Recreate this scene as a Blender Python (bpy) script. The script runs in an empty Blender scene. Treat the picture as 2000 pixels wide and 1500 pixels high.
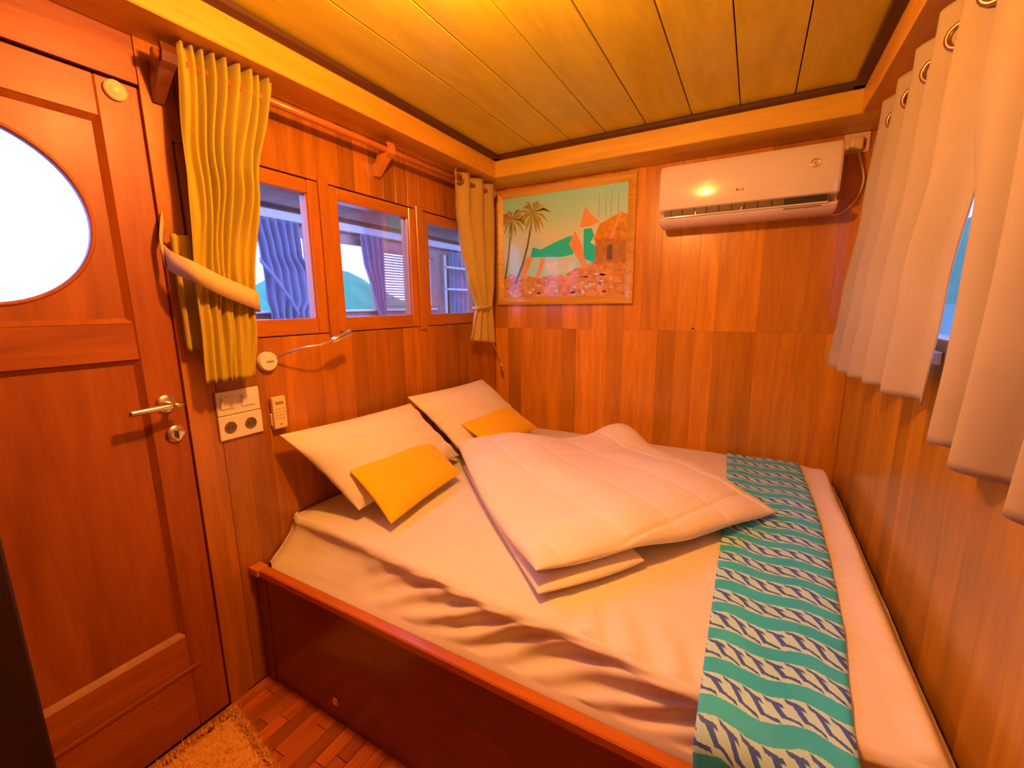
import bpy, bmesh, math, random
import numpy as np
from mathutils import Vector, Matrix, noise

random.seed(7)
scene = bpy.context.scene
COL = scene.collection

# ------------------------------------------------------------------ camera
cam_d = bpy.data.cameras.new('camera')
cam = bpy.data.objects.new('camera', cam_d)
COL.objects.link(cam)
_r = Vector((0.87438137, 0.48513994, -0.00982152))
_u = Vector((-0.07886577, 0.1620552, 0.98362508))
_f = Vector((-0.47878744, 0.85928886, -0.17995899))
M4 = Matrix((( _r.x, _u.x, -_f.x, 1.578), (_r.y, _u.y, -_f.y, -2.6), (_r.z, _u.z, -_f.z, 1.44), (0, 0, 0, 1)))
cam.matrix_world = M4
cam_d.sensor_fit = 'HORIZONTAL'
cam_d.sensor_width = 36.0
cam_d.lens = 36.0 * 837.79 / 2000.0
cam_d.clip_start = 0.02
cam_d.clip_end = 3000
scene.camera = cam

# ------------------------------------------------------------------ world and exposure
SKY = (0.30, 0.36, 1.0)
SKY_STRENGTH = 8.0
LAMP_COL = (1.0, 0.37, 0.088)
LAMP_W = 70.0
world = bpy.data.worlds.new('World')
scene.world = world
world.use_nodes = True
wn = world.node_tree
bg = wn.nodes['Background']
bg.inputs[0].default_value = (*SKY, 1)
bg.inputs[1].default_value = SKY_STRENGTH
scene.view_settings.view_transform = 'Standard'
scene.view_settings.look = 'None'
scene.view_settings.gamma = 1
scene.view_settings.exposure = 0.0
scene.view_settings.use_curve_mapping = False


# ================================================================== materials
def new_mat(name):
    m = bpy.data.materials.new(name)
    m.use_nodes = True
    nt = m.node_tree
    return m, nt, nt.nodes['Principled BSDF']


def nd(nt, typ, **kw):
    n = nt.nodes.new(typ)
    for k, v in kw.items():
        setattr(n, k, v)
    return n


def math_n(nt, op, a, b=None, clamp=False):
    n = nd(nt, 'ShaderNodeMath', operation=op)
    n.use_clamp = clamp
    for i, v in enumerate((a, b)):
        if v is None:
            continue
        if isinstance(v, (int, float)):
            n.inputs[i].default_value = v
        else:
            nt.links.new(v, n.inputs[i])
    return n.outputs[0]


def mix_col(nt, fac, a, b, blend='MIX'):
    n = nd(nt, 'ShaderNodeMix', data_type='RGBA', blend_type=blend)
    for i, v in ((0, fac), (6, a), (7, b)):
        if isinstance(v, (int, float)):
            n.inputs[i].default_value = v
        elif isinstance(v, tuple):
            n.inputs[i].default_value = (*v[:3], 1)
        else:
            nt.links.new(v, n.inputs[i])
    return n.outputs[2]


def wood(name, dark, light, axis='z', rough=0.32, coat=0.35, var=0.28, grain=9.0, bump=0.08, coat_rough=0.15):
    m, nt, bs = new_mat(name)
    tc = nd(nt, 'ShaderNodeTexCoord')
    oi = nd(nt, 'ShaderNodeObjectInfo')
    off = nd(nt, 'ShaderNodeVectorMath', operation='SCALE')
    cmb = nd(nt, 'ShaderNodeCombineXYZ')
    for i, k in enumerate((37.0, 53.0, 71.0)):
        nt.links.new(math_n(nt, 'MULTIPLY', oi.outputs['Random'], k), cmb.inputs[i])
    add = nd(nt, 'ShaderNodeVectorMath', operation='ADD')
    nt.links.new(tc.outputs['Object'], add.inputs[0])
    nt.links.new(cmb.outputs[0], add.inputs[1])
    mp = nd(nt, 'ShaderNodeMapping')
    s = {'x': (0.9, grain, grain), 'y': (grain, 0.9, grain), 'z': (grain, grain, 0.9)}[axis]
    mp.inputs['Scale'].default_value = s
    nt.links.new(add.outputs[0], mp.inputs['Vector'])
    n1 = nd(nt, 'ShaderNodeTexNoise')
    n1.inputs['Scale'].default_value = 1.6
    n1.inputs['Detail'].default_value = 5
    n1.inputs['Roughness'].default_value = 0.6
    n1.inputs['Distortion'].default_value = 0.9
    nt.links.new(mp.outputs[0], n1.inputs['Vector'])
    n2 = nd(nt, 'ShaderNodeTexNoise')
    n2.inputs['Scale'].default_value = 9.0
    n2.inputs['Detail'].default_value = 3
    nt.links.new(mp.outputs[0], n2.inputs['Vector'])
    f = math_n(nt, 'ADD', math_n(nt, 'MULTIPLY', n1.outputs[0], 0.75), math_n(nt, 'MULTIPLY', n2.outputs[0], 0.25))
    ramp = nd(nt, 'ShaderNodeValToRGB')
    ramp.color_ramp.elements[0].position = 0.34
    ramp.color_ramp.elements[0].color = (*dark, 1)
    ramp.color_ramp.elements[1].position = 0.66
    ramp.color_ramp.elements[1].color = (*light, 1)
    nt.links.new(f, ramp.inputs[0])
    hs = nd(nt, 'ShaderNodeHueSaturation')
    v = math_n(nt, 'ADD', math_n(nt, 'MULTIPLY', oi.outputs['Random'], 2 * var), 1.0 - var)
    nt.links.new(v, hs.inputs['Value'])
    nt.links.new(ramp.outputs[0], hs.inputs['Color'])
    nt.links.new(hs.outputs[0], bs.inputs['Base Color'])
    bs.inputs['Roughness'].default_value = rough
    bs.inputs['Coat Weight'].default_value = coat
    bs.inputs['Coat Roughness'].default_value = coat_rough
    bp = nd(nt, 'ShaderNodeBump')
    bp.inputs['Strength'].default_value = bump
    bp.inputs['Distance'].default_value = 0.01
    nt.links.new(f, bp.inputs['Height'])
    nt.links.new(bp.outputs[0], bs.inputs['Normal'])
    return m


def plain(name, col, rough=0.5, metal=0.0, coat=0.0, noise_amt=0.06, nscale=18.0, bump=0.0):
    m, nt, bs = new_mat(name)
    tc = nd(nt, 'ShaderNodeTexCoord')
    n1 = nd(nt, 'ShaderNodeTexNoise')
    n1.inputs['Scale'].default_value = nscale
    n1.inputs['Detail'].default_value = 4
    nt.links.new(tc.outputs['Object'], n1.inputs['Vector'])
    d = tuple(c * (1 - noise_amt) for c in col)
    l = tuple(min(1, c * (1 + noise_amt)) for c in col)
    nt.links.new(mix_col(nt, n1.outputs[0], d, l), bs.inputs['Base Color'])
    bs.inputs['Roughness'].default_value = rough
    bs.inputs['Metallic'].default_value = metal
    bs.inputs['Coat Weight'].default_value = coat
    if bump:
        bp = nd(nt, 'ShaderNodeBump')
        bp.inputs['Strength'].default_value = bump
        bp.inputs['Distance'].default_value = 0.005
        nt.links.new(n1.outputs[0], bp.inputs['Height'])
        nt.links.new(bp.outputs[0], bs.inputs['Normal'])
    return m


def fabric(name, col, rough=0.85, trans=0.0, weave=420.0, sheen=0.15, bump=0.12, stripe=0.0, stripe_axis=1):
    m, nt, bs = new_mat(name)
    tc = nd(nt, 'ShaderNodeTexCoord')
    n1 = nd(nt, 'ShaderNodeTexNoise')
    n1.inputs['Scale'].default_value = weave
    n1.inputs['Detail'].default_value = 2
    nt.links.new(tc.outputs['Object'], n1.inputs['Vector'])
    n2 = nd(nt, 'ShaderNodeTexNoise')
    n2.inputs['Scale'].default_value = 7.0
    n2.inputs['Detail'].default_value = 4
    nt.links.new(tc.outputs['Object'], n2.inputs['Vector'])
    d = tuple(c * 0.92 for c in col)
    l = tuple(min(1, c * 1.06) for c in col)
    c = mix_col(nt, n2.outputs[0], d, l)
    if stripe:
        sp = nd(nt, 'ShaderNodeSeparateXYZ')
        nt.links.new(tc.outputs['Object'], sp.inputs[0])
        w = math_n(nt, 'SINE', math_n(nt, 'MULTIPLY', sp.outputs[stripe_axis], 2 * math.pi / 0.03))
        w = math_n(nt, 'ADD', math_n(nt, 'MULTIPLY', w, 2.0), 0.5, clamp=True)
        c = mix_col(nt, math_n(nt, 'MULTIPLY', w, stripe), c, tuple(x * 0.8 for x in col))
    nt.links.new(c, bs.inputs['Base Color'])
    bs.inputs['Roughness'].default_value = rough
    bs.inputs['Sheen Weight'].default_value = sheen
    bs.inputs['Specular IOR Level'].default_value = 0.2
    bp = nd(nt, 'ShaderNodeBump')
    bp.inputs['Strength'].default_value = bump
    bp.inputs['Distance'].default_value = 0.002
    nt.links.new(n1.outputs[0], bp.inputs['Height'])
    nt.links.new(bp.outputs[0], bs.inputs['Normal'])
    if trans:
        tr = nd(nt, 'ShaderNodeBsdfTranslucent')
        nt.links.new(c, tr.inputs[0])
        mx = nd(nt, 'ShaderNodeMixShader')
        mx.inputs[0].default_value = trans
        nt.links.new(bs.outputs[0], mx.inputs[1])
        nt.links.new(tr.outputs[0], mx.inputs[2])
        nt.links.new(mx.outputs[0], nt.nodes['Material Output'].inputs[0])
    return m


def glass(name, tint=(0.97, 0.98, 1.0)):
    m, nt, bs = new_mat(name)
    nt.nodes.remove(bs)
    t = nd(nt, 'ShaderNodeBsdfTransparent')
    t.inputs[0].default_value = (*tint, 1)
    g = nd(nt, 'ShaderNodeBsdfGlossy')
    g.inputs['Roughness'].default_value = 0.02
    fr = nd(nt, 'ShaderNodeFresnel')
    fr.inputs[0].default_value = 1.45
    mx = nd(nt, 'ShaderNodeMixShader')
    nt.links.new(math_n(nt, 'MULTIPLY', fr.outputs[0], 0.6), mx.inputs[0])
    nt.links.new(t.outputs[0], mx.inputs[1])
    nt.links.new(g.outputs[0], mx.inputs[2])
    nt.links.new(mx.outputs[0], nt.nodes['Material Output'].inputs[0])
    return m


def ikat(name):
    """teal and cream wavy bands with a dark blue zigzag in each cream band"""
    m, nt, bs = new_mat(name)
    tc = nd(nt, 'ShaderNodeTexCoord')
    sp = nd(nt, 'ShaderNodeSeparateXYZ')
    uvn = nd(nt, 'ShaderNodeUVMap')
    nt.links.new(uvn.outputs[0], sp.inputs[0])
    u, v = sp.outputs[0], sp.outputs[1]          # metres across / along the cloth
    nz = nd(nt, 'ShaderNodeTexNoise')
    nz.inputs['Scale'].default_value = 14.0
    nz.inputs['Detail'].default_value = 2
    nt.links.new(uvn.outputs[0], nz.inputs['Vector'])
    nf = nd(nt, 'ShaderNodeTexNoise')
    nf.inputs['Scale'].default_value = 160.0
    nt.links.new(uvn.outputs[0], nf.inputs['Vector'])
    wave = math_n(nt, 'MULTIPLY', math_n(nt, 'SINE', math_n(nt, 'MULTIPLY', u, 34.0)), 0.08)
    wob = math_n(nt, 'MULTIPLY', math_n(nt, 'SUBTRACT', nz.outputs[0], 0.5), 0.16)
    fz = math_n(nt, 'MULTIPLY', math_n(nt, 'SUBTRACT', nf.outputs[0], 0.5), 0.05)
    ph = math_n(nt, 'ADD', math_n(nt, 'ADD', math_n(nt, 'DIVIDE', v, 0.108), wave), math_n(nt, 'ADD', wob, fz))
    fr = math_n(nt, 'FRACT', ph)
    teal = math_n(nt, 'LESS_THAN', fr, 0.40)
    w = math_n(nt, 'DIVIDE', math_n(nt, 'SUBTRACT', fr, 0.40), 0.60)
    k = math_n(nt, 'ADD', math_n(nt, 'MULTIPLY', u, 22.0), math_n(nt, 'MULTIPLY', w, -0.95))
    saw = math_n(nt, 'FRACT', k)
    lean = math_n(nt, 'MULTIPLY', math_n(nt, 'LESS_THAN', math_n(nt, 'ABSOLUTE', math_n(nt, 'SUBTRACT', saw, 0.35)), 0.15),
                  math_n(nt, 'LESS_THAN', math_n(nt, 'ABSOLUTE', math_n(nt, 'SUBTRACT', w, 0.5)), 0.30))
    # hooked ends that turn each slanted bar into a running zigzag
    hook_a = math_n(nt, 'MULTIPLY', math_n(nt, 'LESS_THAN', math_n(nt, 'ABSOLUTE', math_n(nt, 'SUBTRACT', math_n(nt, 'SUBTRACT', w, 0.10), math_n(nt, 'MULTIPLY', saw, 0.30))), 0.085),
                    math_n(nt, 'LESS_THAN', saw, 0.72))
    hook_b = math_n(nt, 'MULTIPLY', math_n(nt, 'LESS_THAN', math_n(nt, 'ABSOLUTE', math_n(nt, 'SUBTRACT', math_n(nt, 'SUBTRACT', w, 0.60), math_n(nt, 'MULTIPLY', saw, 0.30))), 0.075),
                    math_n(nt, 'GREATER_THAN', saw, 0.22))
    dark = math_n(nt, 'MAXIMUM', lean, math_n(nt, 'MAXIMUM', hook_a, hook_b))
    dark = math_n(nt, 'MULTIPLY', dark, math_n(nt, 'SUBTRACT', 1.0, teal))
    patch = nd(nt, 'ShaderNodeTexNoise')
    patch.inputs['Scale'].default_value = 9.0
    nt.links.new(uvn.outputs[0], patch.inputs['Vector'])
    tealc = mix_col(nt, patch.outputs[0], (0.012, 0.44, 0.72), (0.05, 0.72, 1.0))
    cream = mix_col(nt, patch.outputs[0], (0.42, 0.82, 0.95), (0.56, 0.95, 1.0))
    navy = mix_col(nt, patch.outputs[0], (0.0, 0.04, 0.5), (0.01, 0.10, 0.75))
    c = mix_col(nt, teal, cream, tealc)
    c = mix_col(nt, math_n(nt, 'MULTIPLY', dark, 0.92), c, navy)
    nt.links.new(c, bs.inputs['Base Color'])
    bs.inputs['Roughness'].default_value = 0.6
    bs.inputs['Sheen Weight'].default_value = 0.1
    return m


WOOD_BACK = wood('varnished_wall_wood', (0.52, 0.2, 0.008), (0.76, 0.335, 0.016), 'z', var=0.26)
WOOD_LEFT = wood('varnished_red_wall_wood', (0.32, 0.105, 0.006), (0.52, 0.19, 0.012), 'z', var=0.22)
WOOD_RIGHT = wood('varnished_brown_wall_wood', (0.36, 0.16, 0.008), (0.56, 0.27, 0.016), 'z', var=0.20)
WOOD_DOOR = wood('door_wood', (0.27, 0.058, 0.004), (0.42, 0.112, 0.008), 'z', var=0.05, rough=0.5, coat=0.15, coat_rough=0.3)
WOOD_DOOR_H = wood('door_rail_wood', (0.27, 0.058, 0.004), (0.42, 0.112, 0.008), 'y', var=0.05, rough=0.5, coat=0.15, coat_rough=0.3)
WOOD_FRAME = wood('window_frame_wood', (0.36, 0.11, 0.006), (0.52, 0.18, 0.01), 'z', var=0.05)
WOOD_FRAME_H = wood('window_rail_wood', (0.36, 0.11, 0.006), (0.52, 0.18, 0.01), 'y', var=0.05)
WOOD_CEIL = wood('ceiling_panel_wood', (0.56, 0.46, 0.015), (0.74, 0.64, 0.025), 'y', var=0.05, rough=0.42, coat=0.15, grain=5.0, bump=0.03)
WOOD_CORN_Y = wood('cornice_wood', (0.62, 0.31, 0.02), (0.8, 0.43, 0.035), 'y', var=0.03, rough=0.42, coat=0.15, bump=0.03)
WOOD_CORN_X = wood('cornice_cross_wood', (0.66, 0.42, 0.03), (0.86, 0.56, 0.05), 'x', var=0.03, rough=0.42, coat=0.15, bump=0.03)
WOOD_STRIP = wood('dark_strip_wood', (0.06, 0.018, 0.005), (0.11, 0.034, 0.009), 'y', var=0.03, rough=0.6, coat=0.0)
WOOD_BED = wood('bed_base_wood', (0.15, 0.022, 0.005), (0.23, 0.035, 0.007), 'x', var=0.05, rough=0.3, coat=0.3)
WOOD_RAIL = wood('bed_rail_wood', (0.40, 0.10, 0.012), (0.62, 0.18, 0.02), 'x', var=0.03)
WOOD_FLOOR = wood('floor_strip_wood', (0.34, 0.075, 0.012), (0.58, 0.16, 0.024), 'y', var=0.35, rough=0.4, grain=14.0)
WOOD_ROD = wood('rod_wood', (0.36, 0.10, 0.015), (0.52, 0.16, 0.02), 'y', var=0.05)
WOOD_HOOK = wood('bracket_wood', (0.48, 0.16, 0.02), (0.7, 0.26, 0.035), 'z', var=0.02)
WOOD_HOOK_D = wood('dark_bracket_wood', (0.10, 0.03, 0.01), (0.2, 0.055, 0.015), 'z', var=0.02)
WOOD_PIC = wood('gilt_frame_wood', (0.60, 0.33, 0.035), (0.88, 0.56, 0.10), 'x', var=0.04, rough=0.3, coat=0.4, grain=18)
WOOD_UNLIT = wood('unlit_partition_wood', (0.012, 0.003, 0.005), (0.022, 0.005, 0.008), 'z', var=0.02, rough=0.6, coat=0.0)  # near-black stands for an unlit face, shade put into the colour
WOOD_DECK = wood('deck_wood', (0.24, 0.13, 0.09), (0.36, 0.22, 0.16), 'y', var=0.1, rough=0.6, coat=0.0)
WOOD_DECKW = wood('deck_wall_wood', (0.34, 0.20, 0.16), (0.46, 0.28, 0.22), 'z', var=0.05, rough=0.5, coat=0.1)
DECK_PALE = plain('deck_pale_paint', (0.72, 0.68, 0.62), 0.5)
GAP = plain('joint_shadow_wood', (0.05, 0.012, 0.004), 0.8)
SHEET = fabric('white_sheet', (0.84, 0.80, 0.74), rough=0.7, stripe=0.12)
PILLOW_M = fabric('white_pillowcase', (0.86, 0.81, 0.76), rough=0.75, stripe=0.0)
DUVET_M = fabric('white_duvet', (0.88, 0.84, 0.82), rough=0.75)
YELLOW = fabric('yellow_cushion', (0.95, 0.60, 0.005), rough=0.8, weave=700, bump=0.3)
CURTAIN_L = fabric('tan_curtain', (0.54, 0.41, 0.03), rough=0.8, trans=0.12, weave=600)
CURTAIN_R = fabric('pale_tan_curtain', (0.56, 0.48, 0.28), rough=0.8, trans=0.30, weave=600)
CURTAIN_S = fabric('short_tan_curtain', (0.74, 0.56, 0.16), rough=0.8, trans=0.35, weave=600)
CURTAIN_T = fabric('curtain_tie', (0.72, 0.52, 0.26), rough=0.8, trans=0.1, weave=600)
CURTAIN_D = fabric('deck_curtain', (0.34, 0.36, 0.46), rough=0.8, trans=0.25, weave=600)
WHITE = plain('white_plastic', (0.82, 0.78, 0.70), 0.3, coat=0.2, noise_amt=0.02)
WHITE_AC = plain('white_gloss_plastic', (0.86, 0.80, 0.70), 0.18, coat=0.5, noise_amt=0.02)
CREAM = plain('cream_plastic', (0.80, 0.66, 0.40), 0.35, noise_amt=0.03)
GREYP = plain('grey_plastic', (0.30, 0.22, 0.14), 0.5)
DARKP = plain('dark_plastic', (0.03, 0.02, 0.015), 0.6)
CHROME = plain('brushed_steel', (0.85, 0.80, 0.74), 0.25, metal=1.0, noise_amt=0.03)
BRASS = plain('brass', (0.85, 0.62, 0.28), 0.25, metal=1.0)
BRONZE = plain('bronze_ring', (0.42, 0.22, 0.10), 0.3, metal=0.9)
RUG_M = fabric('shaggy_rug', (0.86, 0.46, 0.10), rough=0.95, weave=90, bump=0.3)
GLASS = glass('window_glass')
IKAT = ikat('ikat_cloth')
LAMP_GLOW, _nt, _bs = new_mat('lamp_glow')
_bs.inputs['Emission Color'].default_value = (*LAMP_COL, 1)
_bs.inputs['Emission Strength'].default_value = 6.0


# ================================================================== object helpers
def link(o, parent=None):
    COL.objects.link(o)
    if parent is not None:
        o.parent = parent
        o.matrix_parent_inverse = Matrix.Translation(-parent.location)
    return o


def tag(o, label=None, cat=None, group=None, kind=None):
    if label: o['label'] = label
    if cat: o['category'] = cat
    if group: o['group'] = group
    if kind: o['kind'] = kind
    return o


def empty(name, loc, label=None, cat=None, group=None, kind=None):
    o = bpy.data.objects.new(name, None)
    o.location = loc
    o.empty_display_size = 0.05
    link(o)
    return tag(o, label, cat, group, kind)


def mesh_obj(name, verts, faces, mat, parent=None, smooth=False, uv=None):
    me = bpy.data.meshes.new(name)
    me.from_pydata([tuple(v) for v in verts], [], faces)
    me.materials.append(mat)
    if smooth:
        me.polygons.foreach_set('use_smooth', [True] * len(me.polygons))
    if uv is not None:
        l = me.uv_layers.new(name='UVMap')
        for lp in me.loops:
            l.data[lp.index].uv = uv[lp.vertex_index]
    me.update()
    o = bpy.data.objects.new(name, me)
    return link(o, parent)


def bm_obj(name, bm, mat, parent=None, smooth=False):
    me = bpy.data.meshes.new(name)
    bmesh.ops.recalc_face_normals(bm, faces=bm.faces)
    bm.to_mesh(me)
    bm.free()
    me.materials.append(mat)
    if smooth:
        me.polygons.foreach_set('use_smooth', [True] * len(me.polygons))
    o = bpy.data.objects.new(name, me)
    return link(o, parent)


def add_box(bm, lo, hi, bevel=0.0, seg=1):
    lo, hi = Vector(lo), Vector(hi)
    c = (lo + hi) / 2
    d = hi - lo
    r = bmesh.ops.create_cube(bm, size=1.0, matrix=Matrix.Translation(c) @ Matrix.Diagonal((d.x, d.y, d.z, 1)))
    if bevel:
        es = list({e for v in r['verts'] for e in v.link_edges})
        bmesh.ops.bevel(bm, geom=es, offset=bevel, segments=seg, affect='EDGES', profile=0.6)


def box(name, lo, hi, mat, parent=None, bevel=0.0, seg=1, smooth=False):
    """a box whose object origin sits at its own centre"""
    lo, hi = Vector(lo), Vector(hi)
    c = (lo + hi) / 2
    bm = bmesh.new()
    add_box(bm, lo - c, hi - c, bevel, seg)
    o = bm_obj(name, bm, mat, None, smooth)
    o.location = c
    if parent is not None:
        o.parent = parent
        o.matrix_parent_inverse = Matrix.Translation(-parent.location)
    return o


def boxes(name, lst, mat, parent=None, bevel=0.0):
    bm = bmesh.new()
    for lo, hi in lst:
        add_box(bm, lo, hi, bevel)
    return bm_obj(name, bm, mat, parent)


def add_tube(bm, pts, rad, seg=10, caps=True):
    pts = [Vector(p) for p in pts]
    n = len(pts)
    rads = rad if isinstance(rad, (list, tuple)) else [rad] * n
    rings = []
    prev = None
    for i, p in enumerate(pts):
        t = (pts[min(i + 1, n - 1)] - pts[max(i - 1, 0)]).normalized()
        if prev is None:
            a = Vector((0, 0, 1)) if abs(t.z) < 0.9 else Vector((1, 0, 0))
            x = t.cross(a).normalized()
        else:
            x = (prev - t * prev.dot(t)).normalized()
        prev = x
        y = t.cross(x)
        rings.append([bm.verts.new(p + (x * math.cos(2 * math.pi * k / seg) + y * math.sin(2 * math.pi * k / seg)) * rads[i]) for k in range(seg)])
    for a, b in zip(rings, rings[1:]):
        for k in range(seg):
            bm.faces.new((a[k], a[(k + 1) % seg], b[(k + 1) % seg], b[k]))
    if caps:
        bm.faces.new(rings[0][::-1])
        bm.faces.new(rings[-1])


def tube(name, pts, rad, mat, parent=None, seg=10):
    bm = bmesh.new()
    add_tube(bm, pts, rad, seg)
    return bm_obj(name, bm, mat, parent, True)


def spline(ctrl, n=24):
    """Catmull-Rom through control points"""
    c = [Vector(p) for p in ctrl]
    c = [c[0] * 2 - c[1]] + c + [c[-1] * 2 - c[-2]]
    out = []
    for i in range(1, len(c) - 2):
        for k in range(n):
            t = k / n
            p0, p1, p2, p3 = c[i - 1:i + 3]
            out.append(0.5 * ((2 * p1) + (p2 - p0) * t + (2 * p0 - 5 * p1 + 4 * p2 - p3) * t * t + (3 * p1 - p0 - 3 * p2 + p3) * t ** 3))
    out.append(c[-2])
    return out


def lathe(name, center, axis, prof, mat, parent=None, seg=28, smooth=True):
    """prof: list of (radius, height along axis)"""
    ax = Vector(axis).normalized()
    a = Vector((0, 0, 1)) if abs(ax.z) < 0.9 else Vector((1, 0, 0))
    x = ax.cross(a).normalized()
    y = ax.cross(x)
    c = Vector(center)
    bm = bmesh.new()
    rings = []
    for r, h in prof:
        rings.append([bm.verts.new(c + ax * h + (x * math.cos(2 * math.pi * k / seg) + y * math.sin(2 * math.pi * k / seg)) * max(r, 1e-5)) for k in range(seg)])
    for p, q in zip(rings, rings[1:]):
        for k in range(seg):
            bm.faces.new((p[k], p[(k + 1) % seg], q[(k + 1) % seg], q[k]))
    bm.faces.new(rings[0][::-1])
    bm.faces.new(rings[-1])
    o = bm_obj(name, bm, mat, parent, False)
    if smooth:
        me = o.data
        me.polygons.foreach_set('use_smooth', [len(p.vertices) == 4 for p in me.polygons])
        md = o.modifiers.new('edge', 'EDGE_SPLIT'); md.split_angle = math.radians(40)
    return o


def torus(name, center, axis, R, r, mat, parent=None, seg=24, rs=8):
    ax = Vector(axis).normalized()
    a = Vector((0, 0, 1)) if abs(ax.z) < 0.9 else Vector((1, 0, 0))
    x = ax.cross(a).normalized()
    y = ax.cross(x)
    c = Vector(center)
    bm = bmesh.new()
    g = []
    for i in range(seg):
        t = 2 * math.pi * i / seg
        d = x * math.cos(t) + y * math.sin(t)
        g.append([bm.verts.new(c + d * (R + r * math.cos(2 * math.pi * k / rs)) + ax * r * math.sin(2 * math.pi * k / rs)) for k in range(rs)])
    for i in range(seg):
        p, q = g[i], g[(i + 1) % seg]
        for k in range(rs):
            bm.faces.new((p[k], p[(k + 1) % rs], q[(k + 1) % rs], q[k]))
    return bm_obj(name, bm, mat, parent, True)


_plank_cache = {}


def plank(size, loc, mat, parent, name='plank', bevel=0.0006):
    """boards that share mesh data when they are the same size"""
    key = (tuple(round(s, 4) for s in size), mat.name, name)
    me = _plank_cache.get(key)
    if me is None:
        bm = bmesh.new()
        h = Vector(size) / 2
        add_box(bm, -h, h, bevel)
        me = bpy.data.meshes.new(name)
        bm.to_mesh(me); bm.free()
        me.materials.append(mat)
        _plank_cache[key] = me
    o = bpy.data.objects.new(name, me)
    o.location = loc
    COL.objects.link(o)
    o.parent = parent
    o.matrix_parent_inverse = Matrix.Translation(-parent.location)
    return o


def sm(a, b, x):
    t = min(1, max(0, (x - a) / (b - a)))
    return t * t * (3 - 2 * t)


# ================================================================== the cabin shell
RX, FY = 2.0, -3.3          # the wall with the second window, the wall behind the viewer
SOFF, CEIL = 2.19, 2.30

# ---- wall with the door and three windows (x = 0)
WZ0, WZ1 = 1.332, 1.940     # window band
wl = boxes('wall_left', [((-0.08, -1.93, 0), (-0.014, 0.08, WZ0)), ((-0.08, -1.93, WZ1), (-0.014, 0.08, 2.4)),
                         ((-0.08, -1.93, WZ0), (-0.014, -1.862, WZ1)), ((-0.08, -0.19, WZ0), (-0.014, 0.08, WZ1)),
                         ((-0.08, -2.67, 2.066), (-0.014, -1.93, 2.4)), ((-0.08, FY - 0.08, 0), (-0.014, -2.67, 2.4))], GAP)
tag(wl, 'red-brown varnished timber wall holding the door and three panes', 'wall', kind='structure')
PW = 0.0835
y = 0.0
i = 0
while y - PW > -1.87:
    w = PW
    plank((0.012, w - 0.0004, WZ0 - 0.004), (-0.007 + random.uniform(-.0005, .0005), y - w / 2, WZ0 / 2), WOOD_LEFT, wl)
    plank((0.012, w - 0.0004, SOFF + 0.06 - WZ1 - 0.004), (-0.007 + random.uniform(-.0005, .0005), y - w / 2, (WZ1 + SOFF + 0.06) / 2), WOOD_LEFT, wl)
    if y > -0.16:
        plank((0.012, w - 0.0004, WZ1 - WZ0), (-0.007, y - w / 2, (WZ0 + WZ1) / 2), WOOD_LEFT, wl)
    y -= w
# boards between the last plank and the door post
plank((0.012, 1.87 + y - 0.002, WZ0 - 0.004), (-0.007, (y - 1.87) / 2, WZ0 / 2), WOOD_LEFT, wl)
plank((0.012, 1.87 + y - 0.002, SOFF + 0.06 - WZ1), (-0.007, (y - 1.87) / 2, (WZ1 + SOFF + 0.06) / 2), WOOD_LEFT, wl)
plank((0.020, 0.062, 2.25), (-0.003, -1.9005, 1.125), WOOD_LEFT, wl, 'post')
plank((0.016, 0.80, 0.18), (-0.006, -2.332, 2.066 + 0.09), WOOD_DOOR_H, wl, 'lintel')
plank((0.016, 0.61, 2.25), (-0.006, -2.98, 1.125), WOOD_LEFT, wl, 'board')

# ---- windows in that wall
def window_y(n, y0, y1, label):
    g = empty('window_%d' % n, (0, (y0 + y1) / 2, WZ0), label, 'window', kind='structure')
    t, b, s = 0.052, 0.063, 0.046
    zt, zb = WZ1 - 0.004, WZ0 + 0.002
    box('stile', (-0.055, y0, zb), (0.004, y0 + s, zt), WOOD_FRAME, g, 0.003)
    box('stile', (-0.055, y1 - s, zb), (0.004, y1, zt), WOOD_FRAME, g, 0.003)
    box('rail', (-0.055, y0 + s, zt - t), (0.0, y1 - s, zt), WOOD_FRAME_H, g, 0.003)
    box('rail', (-0.055, y0 + s, zb), (0.0, y1 - s, zb + b), WOOD_FRAME_H, g, 0.003)
    for yy in (y0 + s, y1 - s - 0.006):
        box('glazing_bead', (-0.017, yy, zb + b), (-0.006, yy + 0.006, zt - t), WOOD_FRAME, g, 0.002)
    box('pane', (-0.023, y0 + s - 0.004, zb + b - 0.004), (-0.018, y1 - s + 0.004, zt - t + 0.004), GLASS, g)
    return g
window_y(1, -1.860, -1.368, 'wood-framed pane next to the tied tan curtain by the door')
window_y(2, -1.320, -0.792, 'wood-framed middle pane showing the slatted blind outside')
window_y(3, -0.736, -0.200, 'wood-framed pane half behind the short curtain by the painting')
for yc, w in ((-1.344, 0.046), (-0.764, 0.054)):
    plank((0.075, w, WZ1 - WZ0 + 0.03), (-0.024, yc, (WZ0 + WZ1) / 2), WOOD_FRAME, wl, 'mullion', 0.004)

# ---- door
door = empty('door_1', (0, -2.30, 0), 'red-brown panelled cabin door with a round porthole', 'door', kind='structure')
DR, DL = -1.934, -2.666
box('stile', (-0.05, -2.030, 0.002), (-0.002, DR, 2.058), WOOD_DOOR, door, 0.003)
box('stile', (-0.05, DL, 0.002), (-0.002, -2.57, 2.058), WOOD_DOOR, door, 0.003)
for z0, z1 in ((0.002, 0.362), (1.292, 1.400), (1.952, 2.058)):
    box('rail', (-0.05, -2.57, z0), (-0.0025, -2.030, z1), WOOD_DOOR_H, door, 0.003)
plank((0.006, 0.60, 0.012), (-0.0012, -2.30, 0.235), WOOD_DOOR_H, door, 'bead')

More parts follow.
